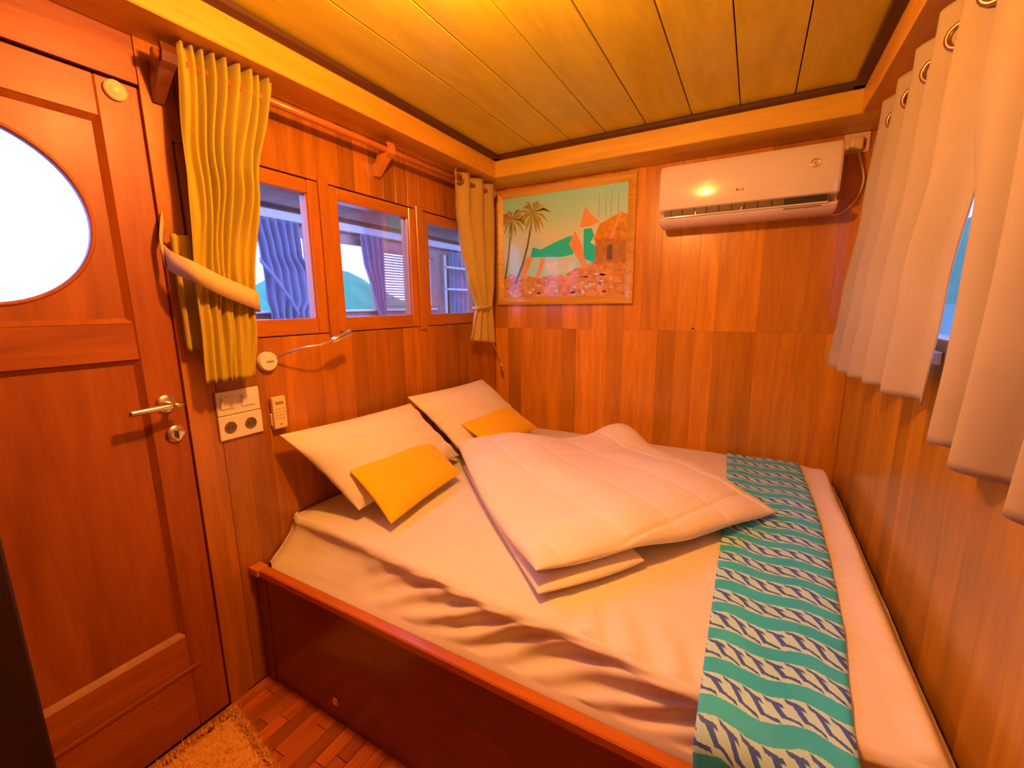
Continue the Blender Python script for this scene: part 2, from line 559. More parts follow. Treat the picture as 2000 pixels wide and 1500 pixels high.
def panel_mould(z0, z1):
    """sloping moulding round a sunken panel"""
    o = [(-0.003, -2.57, z0), (-0.003, -2.03, z0), (-0.003, -2.03, z1), (-0.003, -2.57, z1)]
    d = 0.014
    q = [(-0.016, -2.57 + d, z0 + d), (-0.016, -2.03 - d, z0 + d), (-0.016, -2.03 - d, z1 - d), (-0.016, -2.57 + d, z1 - d)]
    f = [(k, (k + 1) % 4, 4 + (k + 1) % 4, 4 + k) for k in range(4)]
    mesh_obj('moulding', o + q, f, WOOD_DOOR, door)
panel_mould(0.362, 1.292)
panel_mould(1.400, 1.952)
box('panel', (-0.036, -2.57, 0.362), (-0.016, -2.03, 1.292), WOOD_DOOR, door)
# upper panel with the round hole
PY, PZ, PR = -2.297, 1.672, 0.214
N = 64
ring, outer = [], []
y0, y1, z0, z1 = -2.57, -2.03, 1.40, 1.952
for k in range(N):
    a = 2 * math.pi * k / N
    c, s = math.cos(a), math.sin(a)
    t = min((y1 - PY) / c if c > 1e-6 else 9, (y0 - PY) / c if c < -1e-6 else 9, (z1 - PZ) / s if s > 1e-6 else 9, (z0 - PZ) / s if s < -1e-6 else 9)
    ring.append((c * PR + PY, s * PR + PZ)); outer.append((PY + c * t, PZ + s * t))
vs, fs = [], []
for x in (-0.016, -0.036):
    vs += [(x, p[0], p[1]) for p in ring] + [(x, p[0], p[1]) for p in outer]
for k in range(N):
    k2 = (k + 1) % N
    fs += [(k, k2, N + k2, N + k), (2 * N + k, 3 * N + k, 3 * N + k2, 2 * N + k2), (k, 2 * N + k, 2 * N + k2, k2)]
mesh_obj('panel', vs, fs, WOOD_DOOR, door)
torus('porthole_rim', (-0.017, PY, PZ), (1, 0, 0), PR + 0.004, 0.006, WOOD_DOOR, door, 64)
lathe('porthole_glass', (-0.029, PY, PZ), (1, 0, 0), [(PR + 0.002, 0), (PR + 0.002, 0.005)], GLASS, door, 64)
boxes('door_stop', [((-0.08, -2.68, 2.030), (-0.0515, -1.92, 2.075)), ((-0.08, -1.960, 0.0), (-0.0515, -1.92, 2.075)), ((-0.08, -2.68, 0.0), (-0.0515, -2.64, 2.075)), ((-0.08, -2.68, -0.012), (-0.0515, -1.92, 0.05))], WOOD_DOOR, door)
h = empty('lever_handle', (0, -1.985, 1.147)); h.parent = door; h.matrix_parent_inverse = Matrix.Translation(-door.location)
tag(h, 'brushed steel lever handle')
def sub(o, p):
    o.parent = p; o.matrix_parent_inverse = p.matrix_world.inverted() if False else Matrix.Translation(-p.location)
    return o
lathe('rose', (-0.002, -1.985, 1.150), (1, 0, 0), [(0.027, 0), (0.027, 0.006), (0.022, 0.010), (0.012, 0.011)], CHROME, h)
tube('lever', spline([(0.006, -1.985, 1.150), (0.040, -1.985, 1.150), (0.056, -1.990, 1.1500), (0.058, -2.03, 1.149), (0.056, -2.098, 1.147)], 8), 0.0095, CHROME, h, 12)
tube('lever_end', [(0.058, -1.962, 1.1505), (0.057, -1.995, 1.150)], [0.0075, 0.0095], CHROME, h, 12)
k = lathe('key_rose', (-0.002, -1.972, 1.050), (1, 0, 0), [(0.027, 0), (0.027, 0.006), (0.023, 0.010), (0.012, 0.011)], CHROME, door)
box('key_turn', (0.008, -1.9755, 1.035), (0.022, -1.9685, 1.065), CHROME, k, 0.003)
lathe('door_button', (-0.002, -1.988, 2.030), (1, 0, 0), [(0.026, 0), (0.026, 0.008), (0.022, 0.012), (0.017, 0.009), (0.015, 0.012), (0.004, 0.016)], CREAM, door)

# ---- wall with the painting (y = 0)
wb = boxes('wall_back', [((-0.014, 0.014, 0), (RX + 0.08, 0.08, 2.4))], GAP)
tag(wb, 'orange varnished plank wall behind the bed', 'wall', kind='structure')
PWB = 0.1
SEAM = 1.289
for i in range(20):
    x0 = i * PWB
    for z0, z1 in ((0.0, SEAM - 0.0002), (SEAM + 0.0002, SOFF + 0.06)):
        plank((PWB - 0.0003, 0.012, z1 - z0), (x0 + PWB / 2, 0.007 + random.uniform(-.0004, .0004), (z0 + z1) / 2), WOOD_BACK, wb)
lathe('plugged_hole', (1.289, 0.002, 1.303), (0, -1, 0), [(0.006, 0), (0.006, 0.002), (0.003, 0.0025)], GAP, wb)

# ---- wall with the long curtains (x = RX)
RY0, RY1, RZ0, RZ1 = -2.05, -0.55, 1.345, 1.98
wr = boxes('wall_right', [((RX + 0.014, FY - 0.08, 0), (RX + 0.08, 0.014, RZ0 - 0.06)), ((RX + 0.014, FY - 0.08, RZ1 + 0.06), (RX + 0.08, 0.014, 2.4)),
                          ((RX + 0.014, FY - 0.08, RZ0 - 0.06), (RX + 0.08, RY0 - 0.06, RZ1 + 0.06)), ((RX + 0.014, RY1 + 0.06, RZ0 - 0.06), (RX + 0.08, 0.014, RZ1 + 0.06))], GAP)
tag(wr, 'brown varnished plank wall behind the long curtains', 'wall', kind='structure')
PWR = 0.11
for i in range(30):
    ya, yb = -i * PWR, -(i + 1) * PWR
    yc = (ya + yb) / 2
    inwin = RY0 - 0.05 < yc < RY1 + 0.05
    dx = RX + 0.007 + random.uniform(-.0004, .0004)
    if inwin:
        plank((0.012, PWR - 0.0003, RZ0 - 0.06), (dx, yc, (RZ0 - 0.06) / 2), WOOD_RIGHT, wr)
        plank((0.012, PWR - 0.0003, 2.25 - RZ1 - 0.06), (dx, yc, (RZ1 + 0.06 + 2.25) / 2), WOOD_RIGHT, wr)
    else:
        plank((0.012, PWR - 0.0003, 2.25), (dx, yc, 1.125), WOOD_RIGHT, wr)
w4 = empty('window_4', (RX, (RY0 + RY1) / 2, RZ0), 'window hidden behind the long grommet curtains', 'window', kind='structure')
for yc in (RY0 - 0.03, (RY0 + RY1) / 2 - 0.3, RY1 + 0.03):
    box('stile', (RX - 0.004, yc - 0.03, RZ0 - 0.06), (RX + 0.06, yc + 0.03, RZ1 + 0.06), WOOD_FRAME, w4, 0.003)
for zc in (RZ0 - 0.03, RZ1 + 0.03):
    box('rail', (RX - 0.002, RY0, zc - 0.03), (RX + 0.058, RY1, zc + 0.03), WOOD_FRAME_H, w4, 0.003)
box('pane', (RX + 0.03, RY0 - 0.004, RZ0 - 0.004), (RX + 0.036, RY1 + 0.004, RZ1 + 0.004), GLASS, w4)
box('latch', (RX - 0.016, -1.160, 1.283), (RX - 0.003, -1.105, 1.316), WHITE, w4, 0.003)

# ---- wall behind the viewer and an added partition, shade put into its near-black colour
wf = boxes('wall_front', [((-0.014, FY - 0.08, 0), (RX + 0.014, FY, 2.4))], WOOD_RIGHT)
tag(wf, 'plain timber wall closing the cabin behind the viewer', 'wall', kind='structure')
wp = box('wall_added_partition', (0.51, FY + 0.001, 0.0), (0.55, -2.446, 2.19), WOOD_UNLIT, None, 0.004)
tag(wp, 'added timber partition edge, coloured near-black as if unlit, at the foot of the door', 'wall', kind='structure')

# ---- cornice, ceiling
def trim(n, lo, hi, mat, label, bevel=0.004):
    return tag(box('trim_%d' % n, lo, hi, mat, None, bevel), label, 'cornice', kind='structure')
trim(1, (0.001, FY, SOFF), (0.17, -0.25, 2.292), WOOD_CORN_Y, 'deep boxed cornice above the door and three panes')
trim(2, (0.001, -0.25, SOFF), (RX - 0.001, -0.001, 2.292), WOOD_CORN_X, 'boxed cornice above the painting and air conditioner')
trim(3, (1.897, FY, SOFF), (RX - 0.001, -0.25, 2.292), WOOD_CORN_Y, 'boxed cornice above the long curtains')
trim(4, (0.171, FY, 2.281), (0.212, -0.251, 2.2985), WOOD_STRIP, 'dark ceiling strip along the door-side cornice', 0.002)
trim(5, (0.171, -0.288, 2.281), (1.896, -0.251, 2.2985), WOOD_STRIP, 'dark ceiling strip along the painting-side cornice', 0.002)
trim(6, (1.857, FY, 2.281), (1.896, -0.251, 2.2985), WOOD_STRIP, 'dark ceiling strip along the curtain-side cornice', 0.002)
ceil = boxes('ceiling', [((-0.08, FY - 0.08, 2.316), (RX + 0.08, 0.08, 2.4))], GAP)
tag(ceil, 'ceiling of wide golden wooden panels with dark joints', 'ceiling', kind='structure')
J = [0.17, 0.449, 0.653, 0.848, 1.050, 1.257, 1.456, 1.660, 1.897]
for a, b in zip(J, J[1:]):
    plank((b - a - 0.0045, 3.02, 0.014), ((a + b) / 2, FY + 0.02 + 1.51, 2.3085), WOOD_CEIL, ceil, 'ceiling_panel', 0.0015)

# ---- floor
fl = boxes('floor', [((-0.08, FY - 0.08, -0.06), (RX + 0.08, 0.08, -0.012))], GAP)
tag(fl, 'floor of short narrow reddish wooden strips', 'floor', kind='structure')
SW, SL = 0.05, 0.255
for i in range(40):
    off = (i % 3) * SL / 3 + (0.04 if i % 2 else 0)
    yy = -1.70 + off
    while yy > FY:
        a, b = yy, max(yy - SL, FY)
        a = min(a, -1.70)
        if a - b > 0.03:
            plank((SW - 0.0018, a - b - 0.0018, 0.011), (i * SW + SW / 2, (a + b) / 2, -0.0062 + random.uniform(-.0005, .0005)), WOOD_FLOOR, fl, 'floor_strip', 0.001)
        yy -= SL

# ================================================================== ceiling lamp
lamp = empty('ceiling_lamp', (0.98, -1.80, CEIL), 'small round lamp fixed to the ceiling panels above the bed edge', 'lamp')
lathe('base', (0.98, -1.80, 2.299), (0, 0, -1), [(0.075, 0), (0.075, 0.012), (0.068, 0.016)], WHITE, lamp)
lathe('diffuser', (0.98, -1.80, 2.284), (0, 0, -1), [(0.062, 0), (0.058, 0.018), (0.040, 0.030), (0.012, 0.035)], LAMP_GLOW, lamp)
ld = bpy.data.lights.new('ceiling_lamp_bulb', 'POINT')
ld.energy = LAMP_W
ld.color = LAMP_COL
ld.shadow_soft_size = 0.035
lo = bpy.data.objects.new('bulb', ld)
lo.location = (0.98, -1.80, 2.185)
COL.objects.link(lo); sub(lo, lamp)

# ================================================================== bed
RAIL_Z = 0.485
bed = empty('platform_bed', (1.0, -1.0, 0), 'dark red built-in wooden bed base with an orange top rail', 'bed')
box('front_panel', (0.06, -1.788, 0.001), (1.998, -1.768, RAIL_Z - 0.03), WOOD_BED, bed, 0.002)
box('corner_post', (0.001, -1.793, 0.001), (0.06, -1.768, RAIL_Z - 0.03), WOOD_BED, bed, 0.004)
box('top_rail', (0.055, -1.802, RAIL_Z - 0.03), (1.998, -1.766, RAIL_Z), WOOD_RAIL, bed, 0.004)
box('rail_end', (0.001, -1.812, RAIL_Z - 0.028), (0.055, -1.766, RAIL_Z + 0.004), WOOD_HOOK, bed, 0.007, 2)
box('slat_deck', (0.002, -1.766, 0.40), (1.998, -0.002, 0.42), WOOD_RAIL, bed)
lathe('finger_pull', (0.407, -1.787, 0.083), (0, -1, 0), [(0.016, 0), (0.016, 0.004), (0.011, 0.006), (0.009, 0.002), (0.002, 0.003)], BRASS, bed)
for x, z in ((0.205, 0.315), (0.595, 0.32)):
    lathe('screw_cap', (x, -1.787, z), (0, -1, 0), [(0.004, 0), (0.0035, 0.002), (0.001, 0.0025)], BRONZE, bed, 10)

# ---- mattress in its sheet
def front_y(x):
    return -1.642 - 0.075 * sm(0, 1.5, x) - 0.012 * math.sin(x * 9.0) * sm(0.6, 1.2, x)
NXS, NT, NS = 300, 90, 44
MX0, MX1 = 0.012, 1.985
mv, mf = [], []
def nz(x, y, z, s):
    return noise.noise(Vector((x * s, y * s, z * s)))
for i in range(NXS + 1):
    s = i / NXS
    x = MX0 + (MX1 - MX0) * s
    yf = front_y(x)
    for j in range(NT + 1):                       # over the top
        t = j / NT
        yy = -0.008 + (yf + 0.022 + 0.008) * t
        z = 0.622 + 0.004 * nz(x, yy, 0, 4) + 0.0022 * nz(x, yy, 3, 13)
        z -= 0.010 * sm(0.08, 0.0, x - MX0) ** 2
        e = MX1 - x
        z += 0.018 * math.exp(-((e - 0.055 - 0.02 * nz(yy, 0, 0, 3)) / 0.03) ** 2) - 0.06 * sm(0.05, 0.0, e)
        z -= 0.03 * sm(0.06, 0.0, -yy)
        z -= 0.05 * sm(0.16, 0.0, math.hypot(max(e, 0), max(-yy, 0)))
        # puckers that run back from the wrinkled front corner
        k = sm(0.22, 0.0, yy - yf) * sm(0.95, 1.35, x) * sm(1.62, 1.5, x)
        z += 0.008 * k * math.sin(x * 60 + yy * 26 + 2 * nz(x, yy, 0, 6))
        mv.append((x, yy, z))
    for j in range(1, NS + 1):                    # rounded lip and the hanging side
        t = j / NS
        zt = 0.615
        if t < 0.2:
            a = t / 0.2 * math.pi / 2
            yy = yf + 0.022 - 0.022 * math.sin(a)
            z = zt + 0.006 - 0.022 * (1 - math.cos(a))
        else:
            q = (t - 0.2) / 0.8
            z = 0.599 - (0.599 - 0.47) * q
            yb = -1.756
            prof = 0.014 * math.sin(q * math.pi) * (1 - q) * 2
            yy = yf + (yb - yf) * (q ** 1.25) + prof
        q = max(0, (t - 0.12) / 0.88)
        env = math.sin(min(1, q * 1.15) * math.pi) ** 0.7 if q > 0 else 0
        # diagonal pull folds, stronger towards the foot end
        big = sm(0.40, 0.85, x)
        ph = x * 44 + q * 15.0 + 3.2 * nz(x, q * 0.15, 1, 3.0)
        f = math.sin(ph)
        f = math.copysign(abs(f) ** 0.8, f)
        g = math.sin(x * 13 + q * 5.0 + 2 * nz(x, q * .2, 2, 4))
        yy += -(0.0105 * big * f * (0.6 + 0.8 * abs(nz(x, q * .1, 8, 5))) + 0.007 * g) * env - 0.007 * env * nz(x, q * .2, 5, 12)
        z += 0.006 * env * f * big
        yy = max(yy, -1.764) if q > 0.6 else yy
        if x < MX0 + 0.05:
            yy += 0.02 * sm(0.05, 0, x - MX0)
        mv.append((x, yy, z))
R_ = NT + NS + 1
for i in range(NXS):
    for j in range(R_ - 1):
        a = i * R_ + j
        mf.append((a, a + 1, a + R_ + 1, a + R_))
# close the two ends down to the deck
def skirt(i, flip):
    base = len(mv)
    row = list(range(i * R_, i * R_ + R_))
    for q in row:
        v = mv[q]
        mv.append((v[0] + (0.006 if flip else -0.006), v[1], min(v[2], 0.47) if v[2] > 0.47 else v[2]))
    for q in range(R_ - 1):
        f = (row[q], base + q, base + q + 1, row[q + 1])
        mf.append(f if flip else f[::-1])
skirt(0, False); skirt(NXS, True)
mat_o = empty('mattress', (1.0, -0.9, 0.42), 'mattress in a rumpled pale striped fitted sheet filling the bed base', 'mattress')
mesh_obj('fitted_sheet', mv, mf, SHEET, mat_o, True)
box('core', (0.03, -1.60, 0.421), (1.965, -0.02, 0.56), WHITE, mat_o, 0.02)

def top_z(x, yy):
    return 0.622 + 0.004 * nz(x, yy, 0, 4) + 0.0022 * nz(x, yy, 3, 13)

# ---- bed runner
rv, rf, ru = [], [], []
NX, path = 26, []
yy = -0.012
s = 0.0
prev = None
pts = []
for k in range(120):
    pts.append(('t', -0.012 - k * (1.70 - 0.012) / 119))
for i in range(NX + 1):
    u = i / NX
    col = []
    for k in range(120):
        y_ = -0.014 + (-1.728 + 0.014) * k / 119
        x0 = 1.512 + 0.030 * sm(0, -0.8, y_)
        x1 = 1.838 + 0.020 * math.sin(-y_ * 2.2)
        if y_ < -1.3:
            x1 -= 0.018 * sm(-1.3, -1.75, y_)
        x = x0 + (x1 - x0) * u
        z = top_z(x, y_) + 0.006 + 0.0035 * (0.5 + 0.5 * math.sin(y_ * 30 + 3 * nz(x, y_, 2, 5)))
        z -= 0.03 * sm(0.06, 0.0, -y_)
        col.append((x, y_, z))
    xe = col[-1][0]
    for k in range(1, 12):
        a = k / 11 * math.pi / 2
        yf = -1.728
        col.append((xe, yf - 0.088 * math.sin(a), col[119][2] - 0.06 * (1 - math.cos(a))))
    zl = col[-1][2]
    for k in range(1, 20):
        col.append((xe + 0.004 * math.sin(u * 12 + k * .3), -1.816 - 0.006 * math.sin(u * 14), zl - 0.30 * k / 19))
    d = 0.0
    for k, p in enumerate(col):
        if k:
            d += (Vector(p) - Vector(col[k - 1])).length
        rv.append(p); ru.append((u * 0.32, d))
n = len(rv) // (NX + 1)
for i in range(NX):
    for k in range(n - 1):
        a = i * n + k
        rf.append((a, a + 1, a + n + 1, a + n))
run = mesh_obj('bed_runner', rv, rf, IKAT, None, True, ru)
md = run.modifiers.new('thickness', 'SOLIDIFY'); md.thickness = 0.002; md.offset = 1.0
tag(run, 'teal and cream striped cloth runner with navy zigzags across the bed foot', 'bed runner')


# ---- soft padded shapes
def padded(name, A, B, C, D, T, mat, parent=None, nu=44, nv=34, a=2.6, b=0.55, pinch=0.05, wr=0.004, wscale=9, up=None, zfun=None, tfun=None, seed=0, crease=0.0):
    A, B, C, D = map(Vector, (A, B, C, D))
    nrm = ((B - A).cross(D - A)).normalized()
    if up is not None and nrm.dot(Vector(up)) < 0:
        nrm = -nrm
    vs, fs = [], []
    def P(u, v):
        uu = 0.5 + (u - 0.5) * (1 - pinch * math.sin(math.pi * v))
        vv = 0.5 + (v - 0.5) * (1 - pinch * math.sin(math.pi * u))
        p = A * (1 - uu) * (1 - vv) + B * uu * (1 - vv) + C * uu * vv + D * (1 - uu) * vv
        if zfun:
            p = p + Vector((0, 0, zfun(u, v)))
        return p
    def ease(t):                                  # denser towards the edges
        return 0.5 - 0.5 * math.cos(math.pi * t)
    for side in (1, -1):
        for i in range(nu + 1):
            for j in range(nv + 1):
                u, v = ease(i / nu), ease(j / nv)
                f = (max(0, 1 - abs(2 * u - 1) ** a) * max(0, 1 - abs(2 * v - 1) ** a)) ** b
                p = P(u, v)
                w = wr * (0.6 + crease * (abs(2 * u - 1) ** 3)) * noise.noise(Vector((p.x * wscale, p.y * wscale * (1 - 0.6 * min(1, crease)), p.z * wscale * (1 + crease))) + Vector((seed, 0, side))) * min(1, f * 3)
                t = T * f + w
                if tfun and side == 1:
                    t += tfun(u, v) * min(1, f * 2)
                vs.append(p + nrm * side * t)
    m = nv + 1
    K = (nu + 1) * m
    for i in range(nu):
        for j in range(nv):
            q = i * m + j
            fs.append((q, q + m, q + m + 1, q + 1))
            fs.append((K + q, K + q + 1, K + q + m + 1, K + q + m))
    o = mesh_obj(name, vs, fs, mat, parent, True)
    bm = bmesh.new(); bm.from_mesh(o.data)
    bmesh.ops.remove_doubles(bm, verts=bm.verts, dist=0.0008)
    bmesh.ops.recalc_face_normals(bm, faces=bm.faces)
    bm.to_mesh(o.data); bm.free()
    return o

def seam(u, v):
    return -0.006 * math.exp(-((v - 0.10 - 0.015 * math.sin(3 * u)) / 0.012) ** 2)
p1 = padded('pillow', (0.065, -1.675, 0.972), (0.065, -0.965, 0.948), (0.290, -0.865, 0.672), (0.315, -1.550, 0.672), 0.074, PILLOW_M, up=(1, 0, 0.5), wr=0.010, tfun=seam, seed=1, crease=1.2, wscale=11)
tag(p1, 'white pillow leaning on the wall beside the remote control', 'pillow', 'white pillows at the bed head')
p2 = padded('pillow', (0.065, -0.985, 0.985), (0.065, -0.285, 0.968), (0.340, -0.150, 0.672), (0.310, -0.850, 0.672), 0.074, PILLOW_M, up=(1, 0, 0.5), wr=0.010, seed=5, crease=1.2, wscale=11)
tag(p2, 'white pillow leaning in the corner under the painting', 'pillow', 'white pillows at the bed head')
c1 = padded('cushion', (0.262, -1.535, 0.818), (0.185, -1.005, 0.812), (0.437, -1.055, 0.668), (0.486, -1.555, 0.662), 0.040, YELLOW, up=(1, 0, 0.5), pinch=0.04, wr=0.004, seed=9)
tag(c1, 'mustard yellow cushion on the pillow beside the remote control', 'cushion', 'small yellow cushions')
c2 = padded('cushion', (0.262, -0.805, 0.822), (0.262, -0.305, 0.818), (0.455, -0.265, 0.690), (0.452, -0.765, 0.690), 0.040, YELLOW, up=(1, 0, 0.5), pinch=0.04, wr=0.004, seed=13)
tag(c2, 'mustard yellow cushion partly tucked under the folded duvet', 'cushion', 'small yellow cushions')

# ---- folded duvet
DA, DB, DC, DD = (0.265, -0.845), (1.105, -1.625), (1.715, -0.780), (0.985, -0.150)
duv = empty('folded_duvet', (1.0, -0.85, 0.63), 'thick white quilted duvet folded into a square on the bed', 'duvet')
def dz(u, v):
    z = 0.034 * sm(0.58, 0.30, v)
    z += 0.085 * math.exp(-((u - 0.0) ** 2 + (v - 0.93) ** 2) / 0.030)      # peak by the wall
    z += 0.010 * math.exp(-((u - 0.0) ** 2 + (v - 0.05) ** 2) / 0.030)      # rides up on the cushion
    z += 0.010 * math.sin(u * 7 + v * 4) + 0.012 * math.sin(v * 6 - u * 3)
    z -= 0.012 * sm(0.75, 1.0, u) * sm(0.5, 1.0, v)
    return z
def quilt(u, v):
    g = 0.0
    for q in (u * 4.6 + v * 0.8 + 0.2, v * 4.6 - u * 0.8 + 0.4):
        d = abs(q - round(q))
        g -= 0.0060 * math.exp(-(d / 0.030) ** 2)
        g += 0.0022 * math.cos(2 * math.pi * (q - 0.5))
    return g
Z = 0.674
padded('top_layer', (*DA, Z + 0.004), (*DB, Z), (*DC, Z), (*DD, Z), 0.043, DUVET_M, duv, 130, 130, a=9, b=0.5, pinch=-0.035, wr=0.010, wscale=5, up=(0, 0, 1), zfun=dz, tfun=quilt, seed=3)
def lerp2(p, q, t):
    return (p[0] + (q[0] - p[0]) * t, p[1] + (q[1] - p[1]) * t)
b0, b1 = lerp2(DB, DC, 0.36), lerp2(DA, DD, 0.36)
padded('under_layer', (*lerp2(DA, DB, 0.12), 0.652), (DB[0] + 0.012, DB[1] - 0.012, 0.652), (b0[0] + 0.018, b0[1] - 0.016, 0.652), (*lerp2(b1, b0, 0.12), 0.652), 0.026, DUVET_M, duv, 50, 30, a=9, b=0.5, pinch=-0.02, wr=0.006, wscale=6, up=(0, 0, 1), seed=4)


# ================================================================== curtains
def sheet_mesh(name, rows, ncol, mat, parent=None, thick=0.0025):
    """rows: list of functions or lists of points, same length"""
    vs = [p for r in rows for p in r]
    m = ncol + 1
    fs = [(i * m + j, i * m + j + 1, (i + 1) * m + j + 1, (i + 1) * m + j) for i in range(len(rows) - 1) for j in range(ncol)]
    o = mesh_obj(name, vs, fs, mat, parent, True)
    md = o.modifiers.new('thickness', 'SOLIDIFY'); md.thickness = thick; md.offset = 0
    return o

def interp(tab, z):
    """tab: [(z, v...)] sorted by falling z"""
    if z >= tab[0][0]: return tab[0][1:]
    for a, b in zip(tab, tab[1:]):
        if z >= b[0]:
            t = (a[0] - z) / (a[0] - b[0])
            t = t * t * (3 - 2 * t)
            return tuple(p + (q - p) * t for p, q in zip(a[1:], b[1:]))
    return tab[-1][1:]

def curtain(name, tab, ncol, nrow, zt, zb, pleats, mat, parent, phase=0.0, wob=0.004, scallop=0.0, hem=None, sharp=1.0, ampfun=None, warp=None, xfun=None):
    """tab rows: (z, y0, y1, x, amplitude)"""
    rows = []
    for i in range(nrow + 1):
        r = []
        for j in range(ncol + 1):
            s = j / ncol
            zbot = zb if hem is None else hem(s)
            z = zt + (zbot - zt) * i / nrow
            y0, y1, xc, amp = interp(tab, z)
            if ampfun: amp *= ampfun(s)
            ph = 2 * math.pi * (pleats * (warp(s, z) if warp else s) + phase)
            w = math.sin(ph + 0.35 * noise.noise(Vector((s * 3, z * 2.2, 1.7))))
            w = math.copysign(abs(w) ** sharp, w)
            x = xc + amp * w + wob * noise.noise(Vector((s * 9, z * 5, 4.2)))
            if xfun: x += xfun(s, z)
            yy = y0 + (y1 - y0) * s
            zz = z
            if i == 0 and scallop:
                zz = z + scallop * w
            r.append((x, yy, zz))
        rows.append(r)
    return sheet_mesh(name, rows, ncol, mat, parent)

# rod above the three panes, with hooks
ROD_X, ROD_Z = 0.088, 2.130
rod = empty('curtain_rod', (0, -1.0, 2.1), 'wooden curtain rod on carved hooks above the three panes', 'curtain rod')
tube('pole', [(ROD_X, -1.925, ROD_Z), (ROD_X, -1.0, ROD_Z), (ROD_X, -0.15, ROD_Z)], 0.013, WOOD_ROD, rod, 14)
def hook(yc, mat):
    """a tapered wooden bracket that cups the rod"""
    prof = [(0.0, 2.030), (0.020, 2.030), (0.085, 2.100), (0.108, 2.113), (0.116, 2.135), (0.106, 2.160), (0.098, 2.160), (0.1025, 2.136), (0.090, 2.1155), (0.0755, 2.120), (0.073, 2.150), (0.060, 2.156), (0.046, 2.138), (0.022, 2.086), (0.0, 2.080)]
    wd = 0.019
    vs = []
    for yo in (-1, 1):
        for x, z in prof:
            k = 0.62 + 0.38 * sm(2.03, 2.11, z)
            vs.append((x, yc + yo * wd * k, z))
    m = len(prof)
    fs = [tuple(range(m))[::-1], tuple(range(m, 2 * m))] + [(k, (k + 1) % m, m + (k + 1) % m, m + k) for k in range(m)]
    o = mesh_obj('hook', vs, fs, mat, rod)
    bm = bmesh.new(); bm.from_mesh(o.data)
    bmesh.ops.triangulate(bm, faces=[f for f in bm.faces if len(f.verts) > 4])
    bmesh.ops.recalc_face_normals(bm, faces=bm.faces)
    bm.to_mesh(o.data); bm.free()
hook(-1.893, WOOD_HOOK_D)
hook(-1.045, WOOD_HOOK)
hook(-0.165, WOOD_HOOK)

# tan curtain by the door
cl = empty('curtain', (0.1, -1.8, 1.2), 'tan curtain gathered by a sash beside the door', 'curtain', 'curtains of the three panes')
TABL = [(2.175, -1.868, -1.596, 0.100, 0.026), (1.85, -1.884, -1.664, 0.100, 0.022), (1.52, -1.902, -1.716, 0.098, 0.008), (1.40, -1.904, -1.726, 0.098, 0.005), (1.2, -1.907, -1.752, 0.100, 0.004)]
curtain('drape', TABL, 200, 60, 2.178, 1.207, 9, CURTAIN_L, cl, 0.1, 0.020, 0.004, sharp=0.85, ampfun=lambda s_: 0.25 + 0.75 * sm(0.05, 0.30, s_), warp=lambda s_, z: s_ + 0.03 * math.sin(7 * s_ + 2.5 * z))
rows = []
for i in range(26):
    z = 1.66 - (1.66 - 1.31) * i / 25
    rows.append([(0.040 + 0.012 * math.sin(k * 1.1), -1.925 + 0.045 * k / 8, z) for k in range(9)])
sheet_mesh('back_fold', rows, 8, CURTAIN_L, cl)
# sash
def band(name, ctrl, width, mat, parent, nrm):
    pts = spline(ctrl, 10)
    up = Vector((0, 0, 1))
    rows = [[], []]
    for p in pts:
        rows[0].append(tuple(p + Vector((0, 0.006, 0.5)) * width)); rows[1].append(tuple(p - Vector((0, 0.006, 0.5)) * width))
    return sheet_mesh(name, rows, len(pts) - 1, mat, parent, 0.004)
band('sash', [(0.03, -1.945, 1.60), (0.085, -1.945, 1.572), (0.132, -1.915, 1.545), (0.142, -1.85, 1.508), (0.136, -1.78, 1.480), (0.118, -1.728, 1.462), (0.075, -1.71, 1.458), (0.045, -1.73, 1.465)], 0.062, CURTAIN_T, cl, None)
band('sash_loop', [(0.012, -1.925, 1.70), (0.030, -1.94, 1.665), (0.042, -1.952, 1.62), (0.05, -1.95, 1.585)], 0.05, CURTAIN_T, cl, None)
# short curtain by the painting
c3 = empty('curtain', (0.1, -0.3, 1.2), 'tan curtain pinched at the waist beside the painting', 'curtain', 'curtains of the three panes')
TABS = [(2.17, -0.580, -0.186, 0.098, 0.022), (2.0, -0.575, -0.186, 0.098, 0.022), (1.78, -0.535, -0.188, 0.098, 0.022), (1.60, -0.480, -0.195, 0.098, 0.020), (1.43, -0.392, -0.215, 0.096, 0.016), (1.33, -0.425, -0.205, 0.098, 0.016), (1.2, -0.468, -0.190, 0.098, 0.018)]
curtain('drape', TABS, 120, 60, 2.172, 1.20, 3.0, CURTAIN_S, c3, 0.35, 0.006, 0.0, hem=lambda s: 1.238 - 0.035 * s, sharp=0.7)
torus('grommet', (0.108, -0.532, ROD_Z), (0.75, -0.65, 0), 0.021, 0.006, BRONZE, c3)
band('pinch_tie', [(0.070, -0.382, 1.425), (0.110, -0.392, 1.428), (0.126, -0.35, 1.432), (0.124, -0.27, 1.436), (0.10, -0.212, 1.44)], 0.018, CURTAIN_T, c3, None)

